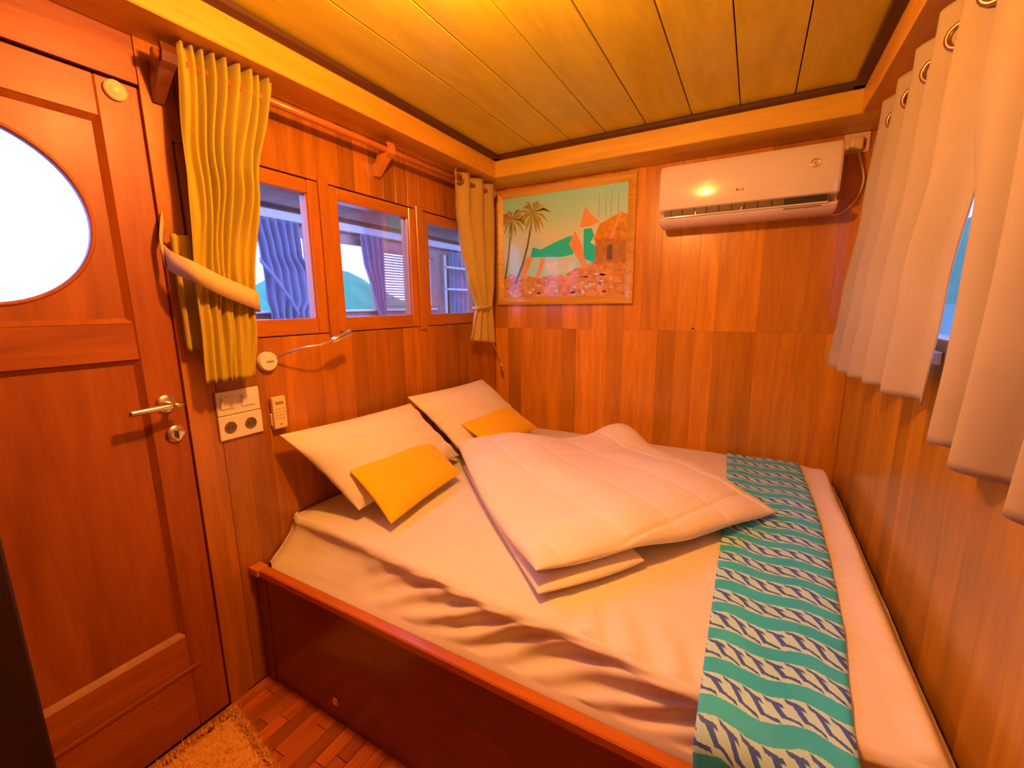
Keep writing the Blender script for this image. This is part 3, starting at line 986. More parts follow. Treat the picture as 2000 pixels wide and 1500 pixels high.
# long curtains over window 4
rod2 = empty('curtain_rod', (RX, -1.3, 2.0), 'metal curtain rod threaded through the long curtains', 'curtain rod')
RR_X, RR_Z = 1.930, 2.012
tube('pole', [(RR_X, -0.42, RR_Z), (RR_X, -1.5, RR_Z), (RR_X, -2.75, RR_Z)], 0.011, CHROME, rod2, 14)
for yb in (-0.45, -2.7):
    box('wall_bracket', (RR_X - 0.012, yb - 0.012, RR_Z - 0.03), (RX + 0.001, yb + 0.012, RR_Z + 0.0), CHROME, rod2, 0.003)
ca = empty('curtain', (1.93, -1.0, 1.15), 'long pale tan grommet curtain hanging beside the air conditioner', 'curtain', 'long curtains')
TABA = [(2.09, -1.452, -0.520, 1.930, 0.034), (1.75, -1.444, -0.440, 1.926, 0.038), (1.45, -1.418, -0.330, 1.915, 0.040), (1.2, -1.410, -0.230, 1.908, 0.038), (1.1, -1.405, -0.215, 1.906, 0.038)]
NPL, PHA = 5.65, 0.93
curtain('drape', TABA, 240, 60, 2.090, 1.17, NPL, CURTAIN_R, ca, PHA, 0.003, 0.006, hem=lambda s: 1.222 - 0.045 * sm(0.0, 0.9, s), sharp=0.85, ampfun=lambda s_: 0.25 + 0.75 * sm(0.03, 0.15, s_))
for k in range(1, 6):
    yg = -1.452 + 0.932 * (k + 0.5 - PHA) / NPL
    torus('grommet', (RR_X - 0.003, yg - 0.004, RR_Z), (-0.62, -0.78, 0), 0.024, 0.0065, BRONZE, ca)
cb = empty('curtain', (1.93, -2.0, 1.15), 'long pale tan grommet curtain nearest the viewer at the frame edge', 'curtain', 'long curtains')
TABB = [(2.09, -2.45, -1.425, 1.928, 0.034), (1.72, -2.44, -1.428, 1.924, 0.038), (1.45, -2.43, -1.438, 1.922, 0.040), (1.33, -2.43, -1.444, 1.918, 0.040), (1.1, -2.42, -1.440, 1.912, 0.040)]
NPB, PHB = 5.4, 0.72
curtain('drape', TABB, 240, 60, 2.090, 1.175, NPB, CURTAIN_R, cb, PHB, 0.003, 0.006, sharp=0.85, ampfun=lambda s_: 1 - 0.72 * sm(0.86, 0.97, s_), xfun=lambda s_, z: -0.022 * sm(0.90, 1.0, s_) * sm(1.55, 1.8, z))
for k in range(1, 7):
    yg = -2.45 + 1.025 * (k + 0.5 - PHB) / NPB
    if yg > -1.44: continue
    torus('grommet', (RR_X - 0.005, yg - 0.004, RR_Z), (-0.62, -0.78, 0), 0.024, 0.0065, BRONZE, cb)

# ================================================================== air conditioner
ac = empty('air_conditioner', (1.488, -0.1, 1.84), 'white wall-mounted split air conditioner with open louvre', 'air conditioner')
AX0, AX1 = 1.112, 1.862
prof = [(-0.002, 2.125), (-0.150, 2.128), (-0.185, 2.118), (-0.200, 2.095), (-0.205, 2.02), (-0.203, 1.945), (-0.198, 1.912), (-0.186, 1.905), (-0.150, 1.915), (-0.130, 1.890), (-0.165, 1.868), (-0.188, 1.872), (-0.193, 1.862), (-0.180, 1.846), (-0.150, 1.836), (-0.060, 1.832), (-0.002, 1.850)]
def extrude_profile(name, prof, x0, x1, mat, parent, rnd=0.014):
    cy = -0.1; cz = 1.98
    st = [(x0, 0.93), (x0 + rnd * 0.3, 0.975), (x0 + rnd, 1.0), (x1 - rnd, 1.0), (x1 - rnd * 0.3, 0.975), (x1, 0.93)]
    vs, fs = [], []
    m = len(prof)
    for x, k in st:
        for y_, z in prof:
            vs.append((x, min(-0.001, cy + (y_ - cy) * k), cz + (z - cz) * (0.25 + 0.75 * k) if k < 1 else z))
    for i in range(len(st) - 1):
        for j in range(m):
            j2 = (j + 1) % m
            fs.append((i * m + j, i * m + j2, (i + 1) * m + j2, (i + 1) * m + j))
    fs += [tuple(range(m)), tuple(range((len(st) - 1) * m, len(st) * m))[::-1]]
    o = mesh_obj(name, vs, fs, mat, parent)
    bm = bmesh.new(); bm.from_mesh(o.data)
    bmesh.ops.triangulate(bm, faces=[f for f in bm.faces if len(f.verts) > 4])
    bmesh.ops.recalc_face_normals(bm, faces=bm.faces)
    bm.to_mesh(o.data); bm.free()
    o.data.polygons.foreach_set('use_smooth', [True] * len(o.data.polygons))
    md = o.modifiers.new('edge', 'EDGE_SPLIT'); md.split_angle = math.radians(35)
    return o
extrude_profile('housing', prof, AX0, AX1, WHITE_AC, ac)
box('outlet', (AX0 + 0.028, -0.1905, 1.873), (AX1 - 0.035, -0.150, 1.908), plain('outlet_brown', (0.15, 0.10, 0.05), 0.5), ac, 0.002)
box('outlet_dark', (1.66, -0.1925, 1.879), (AX1 - 0.042, -0.16, 1.905), DARKP, ac, 0.001)
lv = box('louvre', (AX0 + 0.028, -0.202, 1.868), (AX1 - 0.036, -0.190, 1.8745), WHITE_AC, ac, 0.002)
for x in (1.285, 1.487):
    box('louvre_tab', (x, -0.203, 1.872), (x + 0.006, -0.192, 1.888), WHITE_AC, ac, 0.001)
for k in range(9):
    x = 1.17 + k * 0.055
    box('vane', (x, -0.194, 1.877), (x + 0.003, -0.180, 1.906), DARKP, ac)
box('slot', (1.66, -0.2010, 1.8585), (1.80, -0.187, 1.8620), GREYP, ac)
torus('badge_ring', (1.764, -0.2052, 2.036), (0, 1, 0), 0.017, 0.0022, BRASS, ac, 24, 6)
torus('badge_mark', (1.764, -0.2055, 2.034), (0, 1, 0), 0.006, 0.0026, BRASS, ac, 16, 6)
lathe('maker_disc', (1.466, -0.2035, 1.966), (0, -1, 0), [(0.006, 0), (0.006, 0.0016), (0.004, 0.002)], GREYP, ac, 16)
# the two letters of the maker's mark
boxes('maker_letters', [((1.478, -0.2050, 1.961), (1.4798, -0.2030, 1.971)), ((1.478, -0.2050, 1.961), (1.484, -0.2030, 1.9627)),
                        ((1.487, -0.2050, 1.961), (1.4888, -0.2030, 1.971)), ((1.487, -0.2050, 1.961), (1.494, -0.2030, 1.9627)), ((1.487, -0.2050, 1.9693), (1.494, -0.2030, 1.971)), ((1.4922, -0.2050, 1.961), (1.494, -0.2030, 1.9665)), ((1.4905, -0.2050, 1.9652), (1.494, -0.2030, 1.9665))], GREYP, ac)
tube('power_cord', spline([(1.93, -0.034, 2.112), (1.945, -0.03, 2.06), (1.965, -0.02, 1.99), (1.955, -0.015, 1.92), (1.915, -0.015, 1.86), (1.87, -0.02, 1.842), (1.83, -0.05, 1.85), (1.81, -0.08, 1.87)], 10), 0.0042, CREAM, ac, 8)
pl_ = box('plug', (1.897, -0.040, 2.108), (1.948, -0.0105, 2.165), CREAM, ac, 0.012, 3, True)
so = empty('wall_socket', (1.926, 0, 2.10), 'square cream socket with a plug above the air conditioner cord', 'socket')
box('plate', (1.879, -0.010, 2.103), (1.974, -0.0002, 2.1885), CREAM, so, 0.003)
box('indicator', (1.952, -0.0125, 2.125), (1.958, -0.0095, 2.150), plain('red_light', (0.6, 0.06, 0.02), 0.4), so, 0.001)

# ================================================================== painting
pic = empty('painting', (0.495, 0, 1.45), 'framed painting of palms and boats at a turquoise bay', 'painting')
X0, X1, Z0, Z1 = 0.038, 0.953, 1.446, 2.172
FW = 0.047
def mitre(name, a, b, c, d):
    """a..d: (x,z) outer0, outer1, inner1, inner0"""
    vs = []
    for y_, k in ((-0.001, 0.0), (-0.028, 0.0), (-0.034, 0.35), (-0.020, 1.0), (-0.001, 1.0)):
        for o, i_ in ((a, d), (b, c)):
            vs.append((o[0] + (i_[0] - o[0]) * k, y_, o[1] + (i_[1] - o[1]) * k))
    fs = [(2 * q, 2 * q + 1, 2 * ((q + 1) % 5) + 1, 2 * ((q + 1) % 5)) for q in range(5)] + [(0, 2, 4, 6, 8), (9, 7, 5, 3, 1)]
    o = mesh_obj(name, vs, fs, WOOD_PIC, pic)
    bm = bmesh.new(); bm.from_mesh(o.data); bmesh.ops.recalc_face_normals(bm, faces=bm.faces); bm.to_mesh(o.data); bm.free()
O = [(X0, Z0), (X1, Z0), (X1, Z1), (X0, Z1)]
I = [(X0 + FW, Z0 + FW), (X1 - FW, Z0 + FW), (X1 - FW, Z1 - FW), (X0 + FW, Z1 - FW)]
for k in range(4):
    mitre('frame_side', O[k], O[(k + 1) % 4], I[(k + 1) % 4], I[k])
# the canvas, and paint areas as thin shapes on it
CX0, CX1, CZ0, CZ1 = X0 + FW, X1 - FW, Z0 + FW, Z1 - FW
def cv(px, pz):                     # 0..1 across and up the picture
    return CX0 + (CX1 - CX0) * px, CZ0 + (CZ1 - CZ0) * pz
def paint(name, col, col2=None, scale=30):
    m, nt, bs = new_mat(name)
    tc = nd(nt, 'ShaderNodeTexCoord')
    n1 = nd(nt, 'ShaderNodeTexNoise'); n1.inputs['Scale'].default_value = scale; n1.inputs['Detail'].default_value = 5
    nt.links.new(tc.outputs['Object'], n1.inputs['Vector'])
    nt.links.new(mix_col(nt, math_n(nt, 'MULTIPLY', math_n(nt, 'SUBTRACT', n1.outputs[0], 0.3), 2.4, True), col, col2 or tuple(c * 0.8 for c in col)), bs.inputs['Base Color'])
    bs.inputs['Roughness'].default_value = 0.22
    bs.inputs['Coat Weight'].default_value = 0.4
    return m
sky_m, nt, bs = new_mat('painted_sky')
tc = nd(nt, 'ShaderNodeTexCoord'); sp = nd(nt, 'ShaderNodeSeparateXYZ'); nt.links.new(tc.outputs['Object'], sp.inputs[0])
rp = nd(nt, 'ShaderNodeValToRGB')
els = rp.color_ramp.elements
els[0].position = 0.0; els[0].color = (0.46, 1, 1, 1)
els[1].position = 1.0; els[1].color = (0.38, 1, 1, 1)
for p_, c_ in ((0.30, (0.46, 1, 1)), (0.58, (0.74, 1, 1)), (0.78, (0.48, 1, 1))):
    e = els.new(p_); e.color = (*c_, 1)
nn = nd(nt, 'ShaderNodeTexNoise'); nn.inputs['Scale'].default_value = 5; nt.links.new(tc.outputs['Object'], nn.inputs['Vector'])
nt.links.new(math_n(nt, 'ADD', math_n(nt, 'DIVIDE', math_n(nt, 'SUBTRACT', sp.outputs[2], CZ0), CZ1 - CZ0), math_n(nt, 'MULTIPLY', math_n(nt, 'SUBTRACT', nn.outputs[0], 0.5), 0.25)), rp.inputs[0])
nt.links.new(rp.outputs[0], bs.inputs['Base Color']); bs.inputs['Roughness'].default_value = 0.22; bs.inputs['Coat Weight'].default_value = 0.4
mesh_obj('canvas', [(CX0 - .004, -0.012, CZ0 - .004), (CX1 + .004, -0.012, CZ0 - .004), (CX1 + .004, -0.012, CZ1 + .004), (CX0 - .004, -0.012, CZ1 + .004),
                    (CX0 - .004, -0.002, CZ0 - .004), (CX1 + .004, -0.002, CZ0 - .004), (CX1 + .004, -0.002, CZ1 + .004), (CX0 - .004, -0.002, CZ1 + .004)],
         [(0, 1, 2, 3), (7, 6, 5, 4), (0, 4, 5, 1), (1, 5, 6, 2), (2, 6, 7, 3), (3, 7, 4, 0)], sky_m, pic)
P_TEAL = paint('painted_teal', (0.02, 0.80, 1.0), (0.0, 0.95, 1.0), 12)
P_PALM = paint('painted_palm', (0.70, 0.48, 0.06), (0.30, 0.30, 0.08), 60)
P_TRUNK = paint('painted_trunk', (0.22, 0.16, 0.12))
P_SAIL = paint('painted_sail', (0.85, 0.42, 0.14), (0.8, 0.55, 0.3), 25)
P_HUT = paint('painted_hut', (0.80, 0.42, 0.05), (0.6, 0.30, 0.06), 40)
P_HUT_D = paint('painted_hut_side', (0.40, 0.22, 0.08), (0.6, 0.34, 0.10), 40)
P_SHORE = paint('painted_shore', (0.88, 0.50, 0.10), (0.48, 0.24, 0.05), 38)
P_MAST = paint('painted_mast', (0.3, 0.4, 0.36))
P_WHITE = paint('painted_foam', (0.8, 1, 1), (0.6, 0.95, 1))
_lay = [0]
def stroke(name, polys, mat):
    _lay[0] += 1
    y_ = -0.0121 - 0.00018 * _lay[0]
    vs, fs = [], []
    for poly in polys:
        b = len(vs)
        m = len(poly)
        for q in poly:
            x, z = cv(*q); vs.append((x, y_, z))
        for q in poly:
            x, z = cv(*q); vs.append((x, y_ + 0.0006, z))
        fs.append(tuple(range(b, b + m)))
        fs += [(b + k, b + (k + 1) % m, b + m + (k + 1) % m, b + m + k) for k in range(m)]
    o = mesh_obj(name, vs, fs, mat, pic)
    bm = bmesh.new(); bm.from_mesh(o.data); bmesh.ops.triangulate(bm, faces=[f for f in bm.faces if len(f.verts) > 4]); bmesh.ops.recalc_face_normals(bm, faces=bm.faces); bm.to_mesh(o.data); bm.free()
    return o
stroke('painted_far_shore', [[(0.24, 0.40), (0.26, 0.50), (0.33, 0.47), (0.45, 0.53), (0.55, 0.57), (0.60, 0.58), (0.60, 0.40), (0.5, 0.385)], [(0.68, 0.36), (0.68, 0.63), (0.74, 0.63), (0.76, 0.56), (0.73, 0.50), (0.78, 0.46), (0.78, 0.30)]], P_TEAL)
stroke('painted_masts', [[(x, 0.72), (x + .003, 0.72), (x + .003, h_), (x, h_)] for x, h_ in ((0.79, 0.93), (0.84, 0.90), (0.88, 0.94), (0.93, 0.92))], P_MAST)
stroke('painted_surf', [[(0.36, 0.33), (0.55, 0.36), (0.62, 0.30), (0.60, 0.24), (0.42, 0.22)]], P_WHITE)
sh = [(0.0, 0.0), (1.0, 0.0), (1.0, 0.42), (0.92, 0.40), (0.84, 0.34), (0.76, 0.32), (0.68, 0.28), (0.62, 0.27), (0.58, 0.24), (0.50, 0.19), (0.40, 0.215), (0.30, 0.19), (0.22, 0.22), (0.14, 0.18), (0.08, 0.25), (0.03, 0.22), (0.0, 0.20)]
stroke('painted_shore', [sh], P_SHORE)
rnd = random.Random(3)
tag(stroke('painted_rocks', [[(x + rnd.uniform(.008, .03) * math.cos(t * 1.256), z + rnd.uniform(.006, .018) * math.sin(t * 1.256)) for t in range(5)] for x, z in [(rnd.uniform(0.04, 0.96), rnd.uniform(0.03, 0.20)) for _ in range(46)]], P_HUT_D), kind='stuff')
tag(stroke('painted_pebbles', [[(x + rnd.uniform(.006, .02) * math.cos(t * 1.256), z + rnd.uniform(.005, .014) * math.sin(t * 1.256)) for t in range(5)] for x, z in [(rnd.uniform(0.04, 0.96), rnd.uniform(0.02, 0.22)) for _ in range(40)]], P_WHITE), kind='stuff')
stroke('painted_boat', [[(0.42, 0.205), (0.62, 0.20), (0.58, 0.165), (0.46, 0.17)]], P_SAIL)
stroke('painted_trunks', [[(0.0, 0.20), (0.018, 0.20), (0.045, 0.40), (0.066, 0.62), (0.056, 0.62), (0.034, 0.40)], [(0.09, 0.14), (0.115, 0.14), (0.18, 0.33), (0.225, 0.52), (0.255, 0.74), (0.244, 0.74), (0.21, 0.52), (0.165, 0.34)]], P_TRUNK)
for sail in ([(0.145, 0.20), (0.19, 0.20), (0.265, 0.40), (0.215, 0.41), (0.19, 0.36)], [(0.285, 0.20), (0.32, 0.20), (0.375, 0.38), (0.335, 0.39)], [(0.565, 0.50), (0.615, 0.62), (0.66, 0.50), (0.715, 0.27), (0.685, 0.25), (0.65, 0.33)]):
    stroke('painted_sail', [sail], P_SAIL)
stroke('painted_junk_sail', [[(0.65, 0.645), (0.675, 0.78), (0.69, 0.83), (0.73, 0.76), (0.80, 0.68), (0.74, 0.655)]], P_SAIL)
stroke('painted_hut_wall', [[(0.77, 0.30), (0.77, 0.56), (0.96, 0.60), (1.0, 0.60), (1.0, 0.30)]], P_HUT_D)
stroke('painted_hut_roof', [[(0.755, 0.52), (0.80, 0.66), (0.95, 0.745), (0.88, 0.53)]], P_HUT)
stroke('painted_gable', [[(0.885, 0.52), (0.955, 0.745), (1.0, 0.72), (1.0, 0.50)]], P_SHORE)
stroke('painted_ridge', [[(0.875, 0.52), (0.945, 0.745), (0.962, 0.745), (0.892, 0.52)]], P_SAIL)
stroke('painted_hut_door', [[(0.86, 0.33), (0.86, 0.46), (0.90, 0.47), (0.90, 0.33)]], P_TRUNK)
def fronds(cx, cz, r, n, seed):
    q = random.Random(seed)
    out = []
    for k in range(n):
        a = math.pi * 2 * k / n + q.uniform(-.15, .15)
        L = r * q.uniform(0.8, 1.1)
        droop = -0.045 - 0.02 * q.random()
        c, s = math.cos(a), math.sin(a)
        w = 0.012
        tip = (cx + c * L * 0.9, cz + s * L + droop)
        mid = (cx + c * L * 0.55, cz + s * L * 0.62 - 0.004)
        nx, nz_ = -s * w * .9, c * w
        out.append([(cx, cz), (mid[0] + nx, mid[1] + nz_), tip, (mid[0] - nx, mid[1] - nz_)])
    return out
stroke('painted_fronds', fronds(0.075, 0.80, 0.150, 17, 1) + fronds(0.265, 0.84, 0.160, 17, 2), P_PALM)

# ================================================================== small things on the door wall
sw = empty('light_switch', (0, -1.775, 1.07), 'white double rocker switch plate above the power socket', 'switch')
box('plate', (0.0005, -1.848, 1.0735), (0.010, -1.700, 1.1585), WHITE, sw, 0.003)
for yc in (-1.812, -1.742):
    box('rocker', (0.009, yc - 0.024, 1.096), (0.0135, yc + 0.024, 1.140), WHITE, sw, 0.002)
    box('rocker_mark', (0.0134, yc - 0.021, 1.124), (0.0142, yc - 0.018, 1.136), GREYP, sw)
sk = empty('power_socket', (0, -1.775, 0.985), 'white double round power socket under the switch plate', 'socket')
bm = bmesh.new(); add_box(bm, (0.0005, -1.848, 0.986), (0.010, -1.698, 1.0715), 0.003)
bm_obj('plate', bm, WHITE, sk)
for yc in (-1.812, -1.742):
    r_ = lathe('socket_well', (0.0102, yc, 1.030), (1, 0, 0), [(0.0185, 0), (0.0205, 0.002), (0.0185, 0.0025), (0.0165, 0.0006), (0.002, 0.0005)], plain('socket_shade', (0.16, 0.10, 0.06), 0.5), sk, 24)
    for d in (-0.0065, 0.0065):
        lathe('contact_hole', (0.0108, yc + d, 1.031), (1, 0, 0), [(0.0032, 0), (0.0032, 0.0005), (0.001, 0.0006)], DARKP, r_, 10)
rc = empty('remote_control', (0, -1.638, 0.98), 'cream air conditioner remote in a wall holder beside the switches', 'remote')
box('body', (0.006, -1.664, 0.984), (0.026, -1.611, 1.108), CREAM, rc, 0.005, 2)
box('holder', (0.0005, -1.667, 0.996), (0.014, -1.608, 1.046), WHITE, rc, 0.003)
box('display', (0.0255, -1.653, 1.078), (0.0268, -1.622, 1.089), GREYP, rc, 0.001)
for i in range(3):
    for j in range(4):
        yc = -1.652 + i * 0.0145; zc = 1.062 - j * 0.0125
        box('button', (0.0255, yc - 0.0045, zc - 0.0032), (0.0275, yc + 0.0045, zc + 0.0032), plain('button_tan', (0.66, 0.5, 0.26), 0.5) if (i, j) == (0, 0) else bpy.data.materials['button_tan'], rc, 0.0008)
box('nameplate', (0.0255, -1.643, 0.999), (0.0266, -1.632, 1.003), GREYP, rc)

rl = empty('reading_lamp', (0, -1.662, 1.242), 'silver gooseneck reading lamp under the first pane', 'lamp', 'gooseneck reading lamps')
lathe('wall_disc', (0.001, -1.655, 1.244), (1, 0, 0), [(0.036, 0), (0.036, 0.014), (0.032, 0.019), (0.010, 0.020)], WHITE, rl)
box('switch', (0.019, -1.664, 1.240), (0.0225, -1.638, 1.247), GREYP, rl, 0.001)
tube('gooseneck', spline([(0.012, -1.628, 1.250), (0.045, -1.605, 1.268), (0.09, -1.560, 1.290), (0.115, -1.50, 1.298), (0.12, -1.440, 1.314)], 10), 0.0036, CHROME, rl, 8)
lathe('lamp_head', (0.12, -1.445, 1.3115), (0.0, 0.955, 0.29), [(0.006, -0.008), (0.012, 0.0), (0.0125, 0.03), (0.0125, 0.088), (0.010, 0.090)], CHROME, rl, 18)
r2 = empty('reading_lamp', (0.02, -0.13, 1.2), 'thin gooseneck reading lamp drooping below the short curtain', 'lamp', 'gooseneck reading lamps')
lathe('wall_disc', (0.001, -0.150, 1.262), (1, 0, 0), [(0.032, 0), (0.032, 0.014), (0.028, 0.018), (0.010, 0.019)], WHITE, r2)
tube('gooseneck', spline([(0.018, -0.150, 1.255), (0.05, -0.142, 1.215), (0.064, -0.120, 1.165), (0.072, -0.085, 1.10), (0.076, -0.060, 1.045)], 10), 0.0036, CHROME, r2, 8)
tube('lamp_head', [(0.076, -0.060, 1.048), (0.0765, -0.055, 1.030), (0.078, -0.043, 0.968)], [0.005, 0.0085, 0.0085], CHROME, r2, 14)

# ================================================================== rug
rug = empty('door_mat', (0.2, -2.2, 0), 'shaggy golden mat on the floor strips below the door', 'rug')
ang = math.radians(-9)
def rpt(a, b):                       # a across 0..0.42, b away from the tip 0..0.62
    ca, sa = math.cos(ang), math.sin(ang)
    return (0.050 + a * ca + b * sa * 0.2, -1.945 + a * sa - b * ca)
NRA, NRB = 26, 36
vs, fs = [], []
rr = random.Random(5)
for i in range(NRA + 1):
    for j in range(NRB + 1):
        a, b = 0.44 * i / NRA, 0.66 * j / NRB
        if i in (0, NRA) or j in (0, NRB):
            a += rr.uniform(-.012, .012); b += rr.uniform(-.012, .012)
        x, y_ = rpt(a, b)
        edge = min(i, NRA - i, j, NRB - j)
        vs.append((max(x, 0.012), y_, 0.004 + 0.012 * min(1, edge / 2) + 0.006 * noise.noise(Vector((x * 30, y_ * 30, 0)))))
for i in range(NRA):
    for j in range(NRB):
        q = i * (NRB + 1) + j
        fs.append((q, q + 1, q + NRB + 2, q + NRB + 1))
mesh_obj('backing', vs, fs, RUG_M, rug, True)
pv, pf = [], []
for k in range(5200):
    a, b = rr.uniform(-0.006, 0.446), rr.uniform(-0.006, 0.5)
    if rr.random() < 0.3:
        if rr.random() < 0.5: a = rr.choice((0.0, 0.44)) + rr.uniform(-.008, .008)
        else: b = rr.uniform(-0.008, 0.01)
    x, y_ = rpt(a, b)
    x = max(x, 0.016)
    t = rr.uniform(0, 6.283); L = rr.uniform(0.012, 0.026); lean = rr.uniform(0.3, 1.2)
    d = Vector((math.cos(t), math.sin(t), 0)); w = Vector((-d.y, d.x, 0)) * 0.0022
    p = Vector((x, y_, 0.010))
    q = p + d * L * lean * 0.8 + Vector((0, 0, L * 0.8))
    q.x = max(q.x, 0.006)
    b0 = len(pv)
    pv += [p - w, p + w, q]
    pf.append((b0, b0 + 1, b0 + 2))
tag(mesh_obj('pile', pv, pf, RUG_M, rug), kind='stuff')

# ================================================================== outside: covered deck seen through the three panes
deck = boxes('floor_deck', [((-1.75, -4.5, -0.05), (-0.081, 3.2, 0.0))], WOOD_DECK)
tag(deck, 'boarded side deck beyond the three panes', 'deck', kind='structure')
roof = boxes('ceiling_deck', [((-1.80, -1.15, 2.42), (-1.15, 3.2, 2.48))], DECK_PALE)
tag(roof, 'pale roof over the side deck outside', 'ceiling', kind='structure')
OXW = -1.60
wo = boxes('wall_deck', [((OXW - 0.06, -1.10, 0), (OXW, 3.2, 1.41)), ((OXW - 0.06, -1.10, 1.99), (OXW, 3.2, 2.42)),
                         ((OXW - 0.06, -0.255, 1.41), (OXW, 0.068, 1.99)), ((OXW - 0.06, 0.47, 1.41), (OXW, 0.52, 1.99)), ((OXW - 0.06, 1.33, 1.41), (OXW, 3.2, 1.99)), ((OXW - 0.06, -1.10, 1.41), (OXW, -1.0, 1.99))], WOOD_DECKW)
tag(wo, 'outer deck wall with open window bays across from the cabin', 'wall', kind='structure')
box('beam', (OXW, -1.10, 2.185), (OXW + 0.08, 3.2, 2.285), WOOD_DECK, wo, 0.004)
box('ledge', (OXW, -1.10, 2.085), (OXW + 0.05, 3.2, 2.150), DECK_PALE, wo, 0.004)
box('sill', (OXW - 0.02, -1.05, 1.400), (OXW + 0.04, 1.33, 1.418), DECK_PALE, wo, 0.003)
we = boxes('wall_deck_end', [((OXW, 3.14, 0), (-0.081, 3.2, 2.42))], DECK_PALE)
tag(we, 'pale far end of the covered side deck', 'wall', kind='structure')
hp = mesh_obj('roof_panel', [(-1.55, 0.30, 2.300), (-1.55, 2.6, 2.300), (-1.2, 2.6, 2.418), (-1.3, 0.30, 2.418), (-1.55, 0.30, 2.33), (-1.55, 2.6, 2.33), (-1.2, 2.6, 2.4195), (-1.3, 0.30, 2.4195)],
              [(0, 1, 2, 3), (7, 6, 5, 4), (0, 4, 5, 1), (1, 5, 6, 2), (2, 6, 7, 3), (3, 7, 4, 0)], plain('grey_panel', (0.42, 0.40, 0.36), 0.5), roof)
# deck curtains in the bays
def deck_curtain(tab, pleats, zt, zb, label, tie=None):
    g = empty('curtain', (tab[0][3], (tab[0][1] + tab[0][2]) / 2, zb), label, 'curtain', 'curtains on the side deck')
    curtain('drape', tab, 90, 40, zt, zb, pleats, CURTAIN_D, g, 0.2, 0.008, 0.0, sharp=0.8)
    if tie:
        band('tie', tie, 0.04, CURTAIN_D, g, None)
    return g
deck_curtain([(2.08, -0.74, -0.375, OXW + 0.06, 0.024), (1.84, -0.70, -0.365, OXW + 0.06, 0.024), (1.70, -0.69, -0.300, OXW + 0.06, 0.022), (1.50, -0.69, -0.285, OXW + 0.06, 0.02), (1.40, -0.665, -0.345, OXW + 0.06, 0.02)], 6, 2.08, 1.30, 'bluish curtain hanging on the deck outside the first pane', [(OXW + 0.10, -0.72, 1.78), (OXW + 0.11, -0.62, 1.65), (OXW + 0.11, -0.52, 1.50), (OXW + 0.10, -0.45, 1.38)])
deck_curtain([(2.08, 0.22, 0.50, OXW + 0.06, 0.022), (1.85, 0.25, 0.50, OXW + 0.06, 0.022), (1.60, 0.33, 0.50, OXW + 0.06, 0.018), (1.35, 0.40, 0.50, OXW + 0.06, 0.014)], 4, 2.08, 1.30, 'bluish curtain swept aside on the deck outside the middle pane', [(OXW + 0.10, 0.24, 1.80), (OXW + 0.10, 0.30, 1.62), (OXW + 0.10, 0.36, 1.45), (OXW + 0.10, 0.40, 1.33)])
deck_curtain([(2.06, 1.50, 1.85, OXW + 0.06, 0.022), (1.3, 1.50, 1.85, OXW + 0.06, 0.02)], 4, 2.06, 1.25, 'bluish curtain on the deck outside the pane by the painting')
bl = empty('slatted_blind', (OXW - 0.01, 0.92, 1.40), 'wooden slatted blind in the deck bay outside the middle pane', 'blind')
box('head_rail', (OXW - 0.02, 0.525, 1.955), (OXW + 0.02, 1.325, 1.985), WOOD_DECK, bl, 0.003)
for k in range(21):
    z = 1.425 + k * 0.0255
    o = plank((0.020, 0.80, 0.0135), (OXW - 0.005, 0.925, z), WOOD_DECKW, bl, 'slat')
for yc in (0.62, 1.22):
    tube('cord', [(OXW + 0.006, yc, 1.42), (OXW + 0.006, yc, 1.96)], 0.002, WHITE, bl, 6)
rk = empty('deck_rack', (-1.5, 1.9, 0), 'pale rail rack on the deck outside the pane by the painting', 'rack')
for z in (1.62, 1.86):
    box('bar', (OXW + 0.12, 1.34, z), (OXW + 0.14, 2.7, z + 0.022), DECK_PALE, rk, 0.002)
for yc in (1.36, 2.68):
    box('post', (OXW + 0.12, yc - 0.015, 0.001), (OXW + 0.14, yc + 0.015, 2.0), DECK_PALE, rk, 0.002)

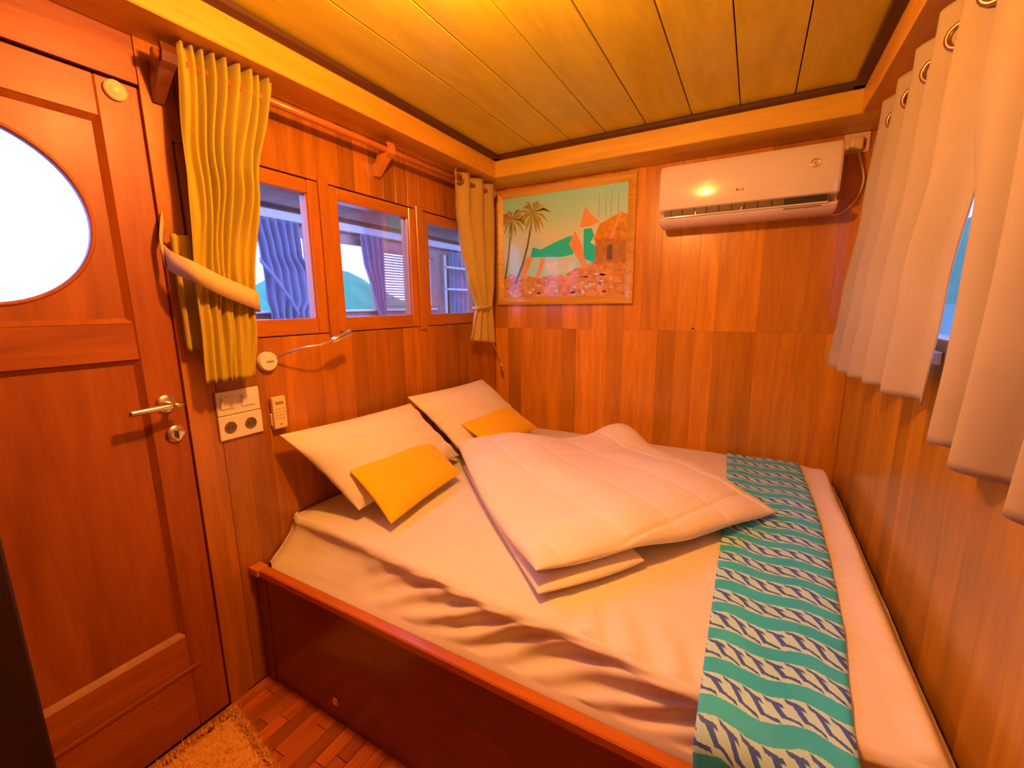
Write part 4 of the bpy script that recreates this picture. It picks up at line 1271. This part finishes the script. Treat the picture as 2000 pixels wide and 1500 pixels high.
# ---- sea and shores
SEA, nt, bs = new_mat('sea_water')
bs.inputs['Base Color'].default_value = (0.10, 0.25, 0.3, 1)
bs.inputs['Roughness'].default_value = 0.12
tc = nd(nt, 'ShaderNodeTexCoord'); nn = nd(nt, 'ShaderNodeTexNoise'); nn.inputs['Scale'].default_value = 0.6
nt.links.new(tc.outputs['Object'], nn.inputs['Vector'])
bp = nd(nt, 'ShaderNodeBump'); bp.inputs['Strength'].default_value = 0.15; nt.links.new(nn.outputs[0], bp.inputs['Height']); nt.links.new(bp.outputs[0], bs.inputs['Normal'])
sea = mesh_obj('sea', [(-1900, -1900, -1.8), (1900, -1900, -1.8), (1900, 1900, -1.8), (-1900, 1900, -1.8)], [(0, 1, 2, 3)], SEA)
tag(sea, 'bright sea around the boat outside', 'sea', kind='stuff')
def hill(name, pts, x, depth, label, mat):
    """a ridge: pts (y, height); rounded across its depth"""
    ys = [p[0] for p in pts]; hs = [p[1] for p in pts]
    vs, fs = [], []
    n, m = 90, 10
    for i in range(n + 1):
        y_ = ys[0] + (ys[-1] - ys[0]) * i / n
        h_ = float(np.interp(y_, ys, hs))
        h_ *= 1 + 0.10 * noise.noise(Vector((y_ * 0.06, 0, 3)))
        for j in range(m + 1):
            t = j / m
            k = math.sin(math.pi * t)
            vs.append((x + depth * (t - 0.5), y_, -2.0 + (h_ + 2) * k * (1 + 0.08 * noise.noise(Vector((y_ * 0.05, t * 6, 9))))))
    for i in range(n):
        for j in range(m):
            q = i * (m + 1) + j
            fs.append((q, q + 1, q + m + 2, q + m + 1))
    return tag(mesh_obj(name, vs, fs, mat, None, True), label, 'hill')
HILL = plain('wooded_hill', (0.015, 0.20, 0.085), 0.9, noise_amt=0.5, nscale=0.05)
hill('wooded_hill', [(150, 4), (225, 14), (262, 36), (300, 46), (332, 42), (372, 24), (410, 4), (700, 3)], -400, 120, 'green wooded hill across the water outside the middle pane', HILL)
hill('wooded_hill', [(-900, 20), (-300, 50), (0, 40), (300, 60), (700, 105), (950, 125), (1150, 150), (1500, 140)], 300, 120, 'green wooded shore seen through the gap between the long curtains', HILL)
